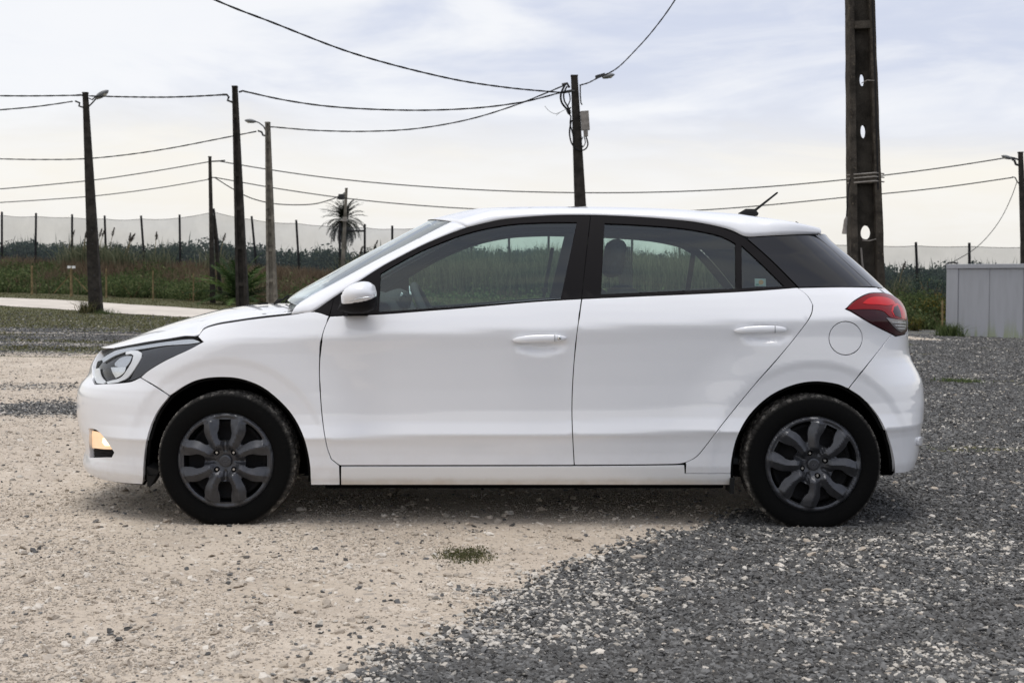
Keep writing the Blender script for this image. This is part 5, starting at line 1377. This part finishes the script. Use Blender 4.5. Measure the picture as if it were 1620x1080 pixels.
# near pole on the right: two flanges, thin web with oval openings, ribs
Y7 = 15.0; p, q, w0, w1 = axis((1360, 0), (1370, 450), Y7, 40, 53)
p = p + (p - q) * .12; w0 -= (w1 - w0) * .12
e7 = empty('utility_pole', tuple(q), 'big near concrete pole with oval holes and a green pipe, right of the car', 'utility pole')
m_concN = mat('old_concrete_near', (.052, .045, .037), .92, spec=.2, var=.5, vscale=6, bump=.9, bscale=45, dirt=(.15, .122, .09), dscale=26, dlo=.57, dhi=.75)
m_concW = mat('old_concrete_recess', (.036, .032, .027), .95, spec=.1, var=.5, vscale=3, bump=.8, bscale=40)
Lp = np.linalg.norm(q - p); ax = (q - p) / Lp; sx_ = np.array((1., 0, 0)); sx_ = sx_ - ax * (sx_ @ ax); sx_ /= np.linalg.norm(sx_); sy_ = np.cross(sx_, ax)
if sy_[1] > 0: sy_ = -sy_
def loc(a, f, dd): return p + ax * (f * Lp) + sx_ * a + sy_ * dd            # a across, dd towards the viewer
for s_ in (-1, 1):
    n = 26; V = []; F = []
    for i in range(n):
        f = i / (n - 1); w = w0 + (w1 - w0) * f; fw = .215 * w
        j = rng.uniform(-.003, .003, 4)
        for (a, dd), jj in zip(((s_ * w / 2, .105), (s_ * w / 2, -.105), (s_ * (w / 2 - fw), -.105), (s_ * (w / 2 - fw), .095)), j): V.append(loc(a + jj, f, dd + jj))
    for i in range(n - 1):
        for k_ in range(4): F.append((i * 4 + k_, i * 4 + (k_ + 1) % 4, (i + 1) * 4 + (k_ + 1) % 4, (i + 1) * 4 + k_))
    F += [(0, 1, 2, 3), tuple((n - 1) * 4 + k_ for k_ in (3, 2, 1, 0))]
    o = obj('flange', V, F, m_concN, e7); bv = o.modifiers.new('edges', 'BEVEL'); bv.width = .008; bv.segments = 2; bv.limit_method = 'ANGLE'
def fpix(py):
    best = min(np.linspace(0, 1, 600), key=lambda f: abs(proj(*loc(0, f, 0))[1] - py)); return best
hs = []
for py, hw, hh_, irregular in ((127, 4.2, 9.8, 0), (208, 4.6, 10.5, 0), (368, 8.0, 11.5, 1), (-45, 4, 9, 0)):
    f = fpix(py); c_ = np.array((0.0 + (.012 if irregular else .008), f * Lp)); sc_ = Y7 / FPX
    o_ = []
    for t in np.linspace(0, 2 * math.pi, 22, endpoint=False):
        cx_, sy2 = math.cos(t), math.sin(t); q_ = np.array((np.sign(cx_) * abs(cx_) ** .85 * hw * sc_, np.sign(sy2) * abs(sy2) ** 1.0 * hh_ * sc_))
        if irregular: q_ *= (1 + .06 * math.sin(2 * t + 1) + .03 * math.sin(3 * t)); q_[0] -= .006 * sy2
        o_.append(c_ + q_)
    hs.append(np.array(o_))
w_ = .5 * (w0 * .62); outl = []
for f in np.linspace(0, 1, 24): outl.append((w_ * (1 + (w1 / w0 - 1) * f), f * Lp))
for f in np.linspace(1, 0, 24): outl.append((-w_ * (1 + (w1 / w0 - 1) * f), f * Lp))
vs_, T = triangulate(np.array(outl), hs, .05)
V = [loc(a, b2 / Lp, .012) for a, b2 in vs_] + [loc(a, b2 / Lp, -.05) for a, b2 in vs_]; n = len(vs_); F = [tuple(t) for t in T] + [tuple(i + n for i in t[::-1]) for t in T]
ec = {(t[i], t[(i + 1) % 3]) for t in T for i in range(3)}; F += [(b2, a, a + n, b2 + n) for a, b2 in ec if (b2, a) not in ec]
obj('web', V, F, m_concW, e7)
for py in (42, 284, 455, -100):
    f = fpix(py); w = w0 + (w1 - w0) * f; V = []; hh_ = .045 if py != 284 else .06
    b = MB(); a0, a1 = loc(0, f - hh_ / Lp, .055), loc(0, f + hh_ / Lp, .055); b.beam(a0, a1, w * .60, w * .60, .10, .10, up=(0, 1, 0)); b.build('rib', m_concN, e7)
f = fpix(283); b = MB()
for df in (-6, 0, 7): 
    ff = fpix(283 + df); b.tube([loc(-.215, ff, .05), loc(-.10, ff, .125), loc(.10, ff - .002, .125), loc(.235, ff, .05)], .009, 6)
b.build('strap', m_box, e7)
P_ = [at(1390.5, 222, Y7 - .02), at(1391, 300, Y7 - .02), at(1392.5, 400, Y7 - .02), at(1395, 470, Y7 - .02), at(1397, 560, Y7 - .02)]; MB().tube(P_, .014, 8).build('green_pipe', m_pipe, e7)
P_ = [at(1378, -60, Y7 - .1), at(1380, 0, Y7 - .1), at(1382, 60, Y7 - .1), at(1384.5, 130, Y7 - .1), at(1386.5, 200, Y7 - .1), at(1389, 300, Y7 - .1)]; MB().tube(P_, .010, 6).build('pole_cable', m_cable, e7)
P_ = [at(1345, 283, Y7 - .1), at(1342, 300, Y7 - .1), at(1340, 330, Y7 - .1), at(1339, 345, Y7 - .1)]; MB().tube(P_, .008, 6).build('pole_cable', m_cable, e7)
b = MB(); b.tube([at(1339.5, 343, Y7 - .1), at(1338, 348, Y7 - .1), at(1336.5, 360, Y7 - .1), at(1335.5, 370, Y7 - .1)], [.012, .022, .024, .030], 8); b.build('cable_end', m_box, e7)
b = MB(); b.tube([at(1364, 380, Y7 - .09), at(1375, 381, Y7 - .1), at(1386, 378, Y7 - .09)], .006, 5); b.tube([at(1362, 392, Y7 - .05), at(1364, 415, Y7 - .05), at(1367, 432, Y7 - .05)], .012, 5); b.tube([at(1363, 132, Y7 - .05), at(1372, 127, Y7 - .1), at(1385, 128, Y7 - .1)], .006, 5); b.build('wire_tie', m_box, e7)
# far right pole
Y8 = 42.0
e8, p8, q8 = plain_pole('street_lamp_pole', (1614.5, 241), (1622, 430), Y8, 7, 11, m_concD, 'thin dark pole with lamp head standing behind the grey cabin', 'street lamp')
b = MB(); b.tube([at(1612, 253, Y8), at(1604, 250, Y8), at(1597, 249, Y8)], .03, 6); b.build('lamp_arm', m_iron, e8); lamp_head(e8, at(1600, 251, Y8), -.36, -.28)
clamp(e8, [(1613, 262), (1607, 260), (1605, 254), (1601, 252)], Y8, .04); clamp(e8, [(1613, 292), (1609, 287), (1606, 281), (1601, 280)], Y8, .02)

# ---- overhead cables
def cable(pts, Ya, Yb, r, label, twist=True):
    x0, x1 = pts[0][0], pts[-1][0]; k0, k1 = (x0 - 810) / FPX, (x1 - 810) / FPX; A = np.array((k0 * Ya, Ya)); B = np.array((k1 * Yb, Yb))
    P_ = []
    A2 = refine([np.array([[a, b_, 0.]]) for a, b_ in pts], 7)[:, 0]
    for a, b_, _ in A2:
        k = (a - 810) / FPX; d = B - A; den = d[0] - k * d[1]
        s_ = (k * A[1] - A[0]) / den; P_.append(at(a, b_, A[1] + s_ * d[1]))
    if twist:                                                        # bundled cable: two strands wound round each other
        b = MB()
        Pn = np.array(P_); L_ = np.concatenate([[0], np.cumsum(np.linalg.norm(np.diff(Pn, axis=0), axis=1))]); s2 = np.arange(0, L_[-1], .16)
        Q = np.stack([np.interp(s2, L_, Pn[:, i]) for i in range(3)], 1)
        for ph in (0, math.pi): b.tube([Q[i] + np.array((0, math.cos(s2[i] * 6.5 + ph), math.sin(s2[i] * 6.5 + ph))) * r * .30 for i in range(len(Q))], r * .70, 4)
        o = b.build('overhead_cable', m_cable, None, True)
    else: o = MB().tube(P_, r, 5).build('overhead_cable', m_cable, None, True)
    return tag(o, label, 'cable')
cable([(190, -70), (340, 0), (430, 35.5), (560, 85), (700, 122), (800, 138.5), (893, 147)], 22, 33, .023, 'thick twisted cable sweeping from the upper left corner down to the roof pole')
cable([(388, 145), (450, 158.5), (520, 168.5), (600, 173.5), (680, 174.5), (760, 170.5), (830, 161), (893, 145)], 31, 33, .023, 'thick cable sagging between the ribbed dark pole and the roof pole')
cable([(432, 201), (500, 206.5), (580, 208), (660, 203.5), (740, 189.5), (810, 168.5), (860, 149), (893, 135)], 35, 33, .021, 'thick cable from the pale lamp pole up to the top of the roof pole')
cable([(917, 135), (930, 131.5), (945, 124), (975, 109), (1005, 80), (1035, 46), (1068, 0), (1100, -60)], 33, 24, .021, 'thick cable climbing steeply to the upper right from the roof pole')
cable([(-300, 149), (-60, 151), (0, 151.8), (60, 152), (123, 151)], 29, Y1, .023, 'upper cable running off to the left edge from the leftmost pole')
cable([(-300, 186), (-60, 178), (0, 174), (60, 168.5), (119, 160)], 29, Y1, .021, 'lower cable running off to the left edge from the leftmost pole')
cable([(141, 152), (200, 153.5), (260, 154), (310, 152.5), (355, 150)], Y1, 31, .023, 'nearly level cable between the two tall dark poles at left')
cable([(-300, 240), (-60, 250), (0, 251.5), (60, 252.5), (130, 251.5), (200, 245), (270, 234.5), (340, 221), (411, 207)], 42, 35, .020, 'cable rising from the left edge to the pale lamp pole')
cable([(-300, 312), (-60, 302), (0, 299), (80, 292), (160, 283.5), (250, 270), (331, 256)], 48, 47, .020, 'upper thin cable from the left edge to the far braced pole', False)
cable([(-300, 333), (-60, 325), (0, 320.5), (80, 315.5), (160, 309), (250, 297.5), (330, 284)], 48, 47, .018, 'lower thin cable from the left edge to the far braced pole', False)
cable([(346, 255), (420, 267.5), (520, 281.5), (640, 293), (780, 301.5), (920, 305), (1060, 303.5), (1200, 296.5), (1340, 284), (1480, 267), (1600, 248.5)], 47, 42, .021, 'long sagging cable spanning the whole sky above the car roof', False)
cable([(341, 281), (440, 298.5), (545, 313.5), (650, 324), (760, 331), (900, 335.5), (1050, 335), (1180, 327.5), (1340, 312), (1480, 298), (1602, 281)], 47, 42, .020, 'long lower cable that dips behind the car roof', False)
cable([(341, 282), (370, 300), (400, 314.5), (440, 323), (490, 323.5), (520, 317), (537, 310)], 47, 50, .022, 'short slack cable from the far braced pole to the palm', False)
cable([(1609, 287), (1600, 312), (1585, 343), (1565, 371), (1540, 395), (1505, 416)], 42, 36.6, .012, 'thin service wire dropping from the far right pole to the cabin roof', False)

# ---- grey cabin on the right
YS = 36.0; sh_l = at(1498, 418, YS); sh_b = at(1498, 535.5, YS); x0 = sh_l[0]; x1 = x0 + 6.0; z1 = sh_l[2]; z0 = sh_b[2] - .05; yb = YS + 2.4
m_cab, b_ = newmat('cabin_paint'); b_.inputs['Roughness'].default_value = .6; co = nt.nodes.new('ShaderNodeTexCoord').outputs['Object']
sp_ = nt.nodes.new('ShaderNodeSeparateXYZ'); nt.links.new(co, sp_.inputs[0])
stc = noise_n(co, 3.0, 5, .65); low = mapr(sp_.outputs[2], .75, .02)
mpn = nt.nodes.new('ShaderNodeMapping'); mpn.inputs['Scale'].default_value = (7, 7, .8); nt.links.new(co, mpn.inputs[0]); drip = noise_n(mpn.outputs[0], 1.0, 4, .6)
base = mix_n(mapr(drip, .35, .75), (.37, .375, .40), (.335, .34, .36))
base = mix_n(math_n('MULTIPLY', math_n('MULTIPLY', low, mapr(math_n('ADD', drip, math_n('MULTIPLY', low, .12)), .50, .68)), .8), base, (.27, .31, .17))
nt.links.new(base, b_.inputs['Base Color'])
shed = empty('site_cabin', (x0, YS, z0), 'pale grey metal cabin with panelled wall and green algae at its foot', 'cabin')
pw = 17 / FPX * YS; jx = [x0 + pw, at(1561, 450, YS)[0], at(1611, 450, YS)[0]]; jx = jx[:2] + [jx[2]]
MB().box((x0, YS + .03, z0), (x1, yb, z1 - .10)).build('cabin_body', m_cab, shed)
for a, c in ((x0 - .005, x0 + pw), (jx[2], jx[2] + pw * .9), (x1 - pw, x1 + .005)):
    o = MB().box((a, YS - .02, z0), (c, YS + .05, z1 - .10)).build('corner_post', m_cab, shed); bv = o.modifiers.new('edges', 'BEVEL'); bv.width = .012; bv.segments = 2
o = MB().box((x0 - .02, YS - .05, z1 - .13), (x1 + .02, yb + .02, z1)).build('roof_rail', m_cab, shed); bv = o.modifiers.new('edges', 'BEVEL'); bv.width = .012; bv.segments = 2
MB().box((x0 + .004, YS - .012, z0), (x1, YS + .03, z0 + .10)).build('base_rail', m_cab, shed)
xs_ = [x0 + pw + .01, jx[1], jx[2] - .01]
for a, c in zip(xs_[:-1], xs_[1:]):
    o = MB().box((a + .008, YS + .010, z0 + .10), (c - .008, YS + .05, z1 - .14)).build('wall_panel', m_cab, shed); bv = o.modifiers.new('edges', 'BEVEL'); bv.width = .008; bv.segments = 2
xr = jx[2] + pw * .9
while xr < x1 - pw - .1:
    o = MB().box((xr + .01, YS + .010, z0 + .10), (min(xr + .93, x1 - pw - .01), YS + .05, z1 - .14)).build('wall_panel', m_cab, shed); xr += .94
b = MB(); b.tube([at(1495, 421, YS), at(1500, 416, YS), at(1508, 415, YS), at(1514, 417, YS)], .03, 6); b.build('cable_bracket', m_iron, shed)

shed.rotation_euler = (0, 0, -math.atan2(x0, YS))

# ---- palms
def frond(c, az, el, L, droop, w, nleaf, V, F, T, leafL):
    d = np.array((math.cos(az), math.sin(az))); p = np.array(c, float); e = el; prev = None; n = 14; seg = L / n
    sd_ = np.array((-d[1], d[0], 0)); pts = []
    for i in range(n + 1):
        pts.append(p.copy()); p = p + np.array((d[0] * math.cos(e), d[1] * math.cos(e), math.sin(e))) * seg; e -= droop / n * (1 + .5 * i / n)
    pts = np.array(pts)
    tone = random.random()
    for i in range(n):                                              # rachis
        a, b_ = pts[i], pts[i + 1]; k = len(V); ww = w * (1 - i / n) + .006
        V += [a - sd_ * ww, a + sd_ * ww, b_ + sd_ * ww * .9, b_ - sd_ * ww * .9]; F += [(k, k + 1, k + 2), (k, k + 2, k + 3)]; T += [tone] * 4
    for i in range(nleaf):
        t = .10 + .9 * i / nleaf; j = min(n - 1, int(t * n)); f = t * n - j; a = pts[j] * (1 - f) + pts[j + 1] * f; dirn = pts[j + 1] - pts[j]; dirn /= np.linalg.norm(dirn)
        l = leafL * (math.sin(math.pi * min(1, t * .85 + .12)) ** .7) * random.uniform(.85, 1.1)
        for s_ in (-1, 1):
            tip = a + (dirn * .62 + sd_ * s_ * .72 + np.array((0, 0, random.uniform(-.35, .12)))) * l; k = len(V); ww = dirn * (.016 + .035 * leafL)
            V += [a - ww, a + ww, tip]; F += [(k, k + 1, k + 2)]; T += [min(1, max(0, tone + random.uniform(-.25, .25)))] * 3
def palm(name, base, trunk_h, tr, nfr, L, m, label, leafL, elr, droop, wr=.02, nleaf=30):
    e = empty(name, tuple(base), label, 'palm'); c = np.array(base) + np.array((0, 0, trunk_h))
    V = []; F = []; T = []
    for i in range(nfr):
        az = i * 2.39996 + random.uniform(-.2, .2); el = R(elr[0] + (elr[1] - elr[0]) * (i / nfr)) + random.uniform(-.1, .1)
        frond(c, az, el, L * random.uniform(.85, 1.1), droop * random.uniform(.8, 1.2), wr, nleaf, V, F, T, leafL)
    mesh_np('crown', np.array(V), np.array(F), m, np.array(T), e)
    b = MB(); n = 10
    zz = [max(0, trunk_h) * i / n for i in range(n + 1)]
    if trunk_h > .5: b.tube([(base[0], base[1], base[2] + z_) for z_ in zz] , [tr * (1.15 - .15 * i / n + .04 * (i % 2)) for i in range(n)] + [tr * 1.5], 10)
    else: b.tube([(base[0], base[1], base[2] - .1), (base[0], base[1], base[2] + .25)], [tr, tr * .7], 8)
    b.build('trunk', m_stake, e)
    return e
YP = 66.0; c = at(544, 349, YP); gb = float(terrain(c[0], YP)); palm('palm_tree', (c[0], YP, gb), c[2] - gb, .14, 96, 1.5, m_palm, 'dark feather palm with a full round crown rising behind the netting', .26, (88, -58), 1.05, nleaf=22)
c = np.array(((378 - 810) / FPX * 46., 46.)); palm('young_palm', (c[0], c[1], float(terrain(c[0], c[1]))), .15, .12, 38, 2.0, m_palmy, 'bright green stemless young palm fanning out behind the ribbed pole', .42, (84, 8), .75, nleaf=34)

# ---- reed clumps with plumes on the left bank
def reed_clump(px, Yoff, pys, n, label, hmax, np_=6):
    k = (px - 810) / FPX; Y_ = fence_Y(k) - Yoff; x = k * Y_; z = float(terrain(x, Y_)); e = empty('reed_clump', (x, Y_, z), label, 'reeds')
    P0 = np.stack([x + rng.normal(0, .45, n), Y_ + rng.normal(0, .3, n), np.full(n, z - .05)], 1)
    V, F, T = blades(P0, rng.uniform(.5, 1, n) * hmax * .8, rng.uniform(.02, .05, n), .45, .9); mesh_np('stems', V, F, m_reed, T, e)
    for _ in range(np_):
        b = [x + rng.normal(0, .4), Y_ + rng.normal(0, .25)]; ln_ = rng.uniform(.05, .35); h = hmax * rng.uniform(.85, 1.05)
        pts = [np.array((b[0] + ln_ * h * f ** 1.8, b[1], z + h * f)) for f in (0, .35, .65, .82, .9, 1.0)]
        C_ = np.concatenate([pts[3] * (1 - u_) + pts[5] * u_ + rng.normal(0, .026 * math.sin(math.pi * min(1, u_ + .15)) + .004, (18, 3)) for u_ in np.linspace(0, 1, 9)])
        V, F, T = leaves(C_, rng.uniform(.025, .055, len(C_)), asp=.3); mesh_np('plume', V, F, m_plume, T, e)
        MB().tube(pts[:4], .014, 4).build('stalk', m_stake, e)
    return e
reed_clump(150, 1.0, None, 420, 'largest reed clump with dark plumes, beside the leftmost pole', 2.0, 5)
reed_clump(186, 1.4, None, 300, 'reed clump touching the left side of the leftmost pole', 1.8, 3)
reed_clump(120, .8, None, 220, 'slim reed clump left of the largest one', 1.9, 2)
reed_clump(345, .9, None, 160, 'sparse reeds behind the far braced pole', 1.9, 1)
reed_clump(250, .7, None, 130, 'single stalks of reed right of the leftmost pole', 1.9, 1)
reed_clump(560, .8, None, 200, 'reeds at the foot of the fence below the palm', 1.7, 2)
reed_clump(615, .9, None, 260, 'reeds showing just above the windscreen pillar', 1.9, 3)
reed_clump(1432, .9, None, 160, 'small reed clump between the near pole and the cabin', 1.7, 1)
# ---- bushes on the right bank and tufts
def bush(px, py, r, hgt, m, label, n=900, name='bush', Yset=None, leaf=.05, asp=.5, blade=False):
    c = tp(px, py); 
    if Yset: c = np.array(((px - 810) / FPX * Yset, Yset, float(terrain((px - 810) / FPX * Yset, Yset))))
    e = empty(name, tuple(c), label, 'bush' if name == 'bush' else 'weed')
    if blade:
        P0 = c + np.stack([rng.normal(0, r * .5, n), rng.normal(0, r * .4, n), np.zeros(n)], 1); P0[:, 2] = gzs(P0[:, 0], P0[:, 1]) - .01
        V, F, T = blades(P0, rng.uniform(.4, 1, n) * hgt, rng.uniform(.006, .018, n) * max(1, hgt * 3), .8, .8); mesh_np('foliage', V, F, m, T, e)
    else:
        u = rng.normal(size=(n, 3)); u /= np.linalg.norm(u, axis=1, keepdims=True); p_ = c + u * rng.uniform(.35, 1, (n, 1)) ** .5 * np.array((r, r * .8, hgt / 2)) * (1 + .2 * np.sin(u[:, :1] * 9 + u[:, 1:2] * 7)) + np.array((0, 0, hgt * .5)); V, F, T = leaves(p_, rng.uniform(.6, 1.3, n) * leaf, asp=asp); mesh_np('foliage', V, F, m, T, e)
        b = MB()
        for _ in range(6): a = rng.uniform(0, 6.28); b.tube([c - np.array((0, 0, .1)), c + np.array((math.cos(a) * r * .3, math.sin(a) * r * .3, hgt * .45)), c + np.array((math.cos(a) * r * .6, math.sin(a) * r * .5, hgt * .8))], [.02, .012, .004], 4)
        b.build('stems', m_stake, e)
    return e
m_yel = veg('yellowing_bush', [(0, (.03, .045, .015)), (.6, (.075, .09, .025)), (.9, (.16, .13, .03)), (1, (.30, .22, .04))])
bush(1483, 498, .75, 1.15, m_yel, 'yellow flecked bush beside the left corner of the cabin', 1500, Yset=42.5)
bush(1452, 490, .9, 1.0, m_green, 'round green bush on the bank behind the car tail lamp', 1500, Yset=44)
bush(1430, 522, .8, .7, m_green, 'low green bush half hidden by the rear of the car', 1200, Yset=40.5)
bush(1470, 470, .9, 1.3, m_scrub, 'dark bush higher on the bank left of the cabin', 1500, Yset=46)
bush(1447, 520, .4, .45, m_yel, 'small yellow flowering bush right behind the tail lamp', 600, Yset=39.5)
bush(210, 470, 1.0, .9, m_green, 'green bramble mound on the bank right of the leftmost pole', 1800, Yset=50.5)
bush(175, 465, .8, .7, m_green, 'small bramble mound hugging the leftmost pole on its right', 1300, Yset=52)
bush(300, 468, .9, .75, m_green, 'bramble mound left of the young palm', 1500, Yset=49)
bush(30, 460, 1.1, .9, m_green, 'bramble mound at the left edge of the bank', 1600, Yset=54)
bush(1502, 533, .35, .5, m_green, 'green weed tuft at the left foot of the cabin', 420, 'weed_tuft', Yset=35.3, blade=True)
bush(136, 494, .25, .55, m_short, 'thin grass tuft at the left foot of the leftmost pole', 140, 'weed_tuft', Yset=Y1 - .3, blade=True)
bush(166, 496, .30, .22, m_green, 'low grass tuft at the right foot of the leftmost pole', 160, 'weed_tuft', Yset=Y1 - .5, blade=True)
c = tp(735, 879); e = empty('weed_patch', tuple(c), 'small flat patch of weeds alone on the dust before the car', 'weed')
n = 1300; P0 = np.stack([c[0] + rng.normal(0, .055, n), c[1] + rng.normal(0, .06, n), np.zeros(n)], 1); P0 = P0[(np.abs(P0[:, 0] - c[0]) < .13)]; P0[:, 2] = gzs(P0[:, 0], P0[:, 1])
V, F, T = blades(P0, rng.uniform(.004, .012, len(P0)), rng.uniform(.003, .006, len(P0)), 1.6, .9); mesh_np('foliage', V, F, m_short, T * .8, e)
c = tp(1518, 604); e = empty('weed_patch', tuple(c), 'tiny green weed on the dark gravel right of the car', 'weed')
n = 500; P0 = np.stack([c[0] + rng.normal(0, .12, n), c[1] + rng.normal(0, .12, n), np.zeros(n)], 1); P0[:, 2] = gzs(P0[:, 0], P0[:, 1]); V, F, T = blades(P0, rng.uniform(.02, .06, n), rng.uniform(.005, .012, n), 1.0, .8); mesh_np('foliage', V, F, m_green, T, e)

# ---- wooden stakes of the low electric fence
m_ins = mat('white_insulator', (.8, .8, .78), .4)
def stake(px, pt, pb, label, w=3.4, braces=False, Yset=None, lean=0):
    Ys = Yset or tp(px, pb)[1]; a, c = at(px + lean, pt, Ys), at(px, pb, Ys); e = empty('wooden_stake', tuple(c), label, 'stake', None)
    c2 = c - np.array((0, 0, .3)); MB().tube([a, c2], [w / 2 * Ys / FPX, w / 2 * Ys / FPX * 1.15], 7).build('post', m_stake, e)
    if braces:
        for dx in (-28, 30): MB().tube([at(px, pt + 10, Ys), at(px + dx, pb - 1, Ys + .4)], .022, 5).build('brace', m_stake, e)
        for dx in (-3, 4): p_ = at(px + dx, pt - .5, Ys - .05); MB().box(p_ - np.array((.06, .04, .05)), p_ + np.array((.06, .04, .05))).build('insulator', m_ins, e)
    return e
stake(50.5, 420, 463, 'short wooden stake standing alone left of the braced one', Yset=49.5)
stake(112.5, 423, 466, 'wooden stake with two slanting braces and white insulators', 4, True, Yset=49)
stake(168, 425, 468, 'thin wooden stake just right of the leftmost pole', 2.6, Yset=49)
stake(242, 428, 474, 'thin wooden stake halfway between leftmost pole and young palm', 2.4, Yset=48)
stake(306, 432, 478, 'thin wooden stake left of the young palm', 2.2, Yset=47)
stake(560, 418, 440, 'yellowish stake leaning left under the palm', 2.6, Yset=50, lean=-2)
stake(1491, 475, 533, 'brown stake against the left corner of the cabin', 3.0, Yset=35.7)
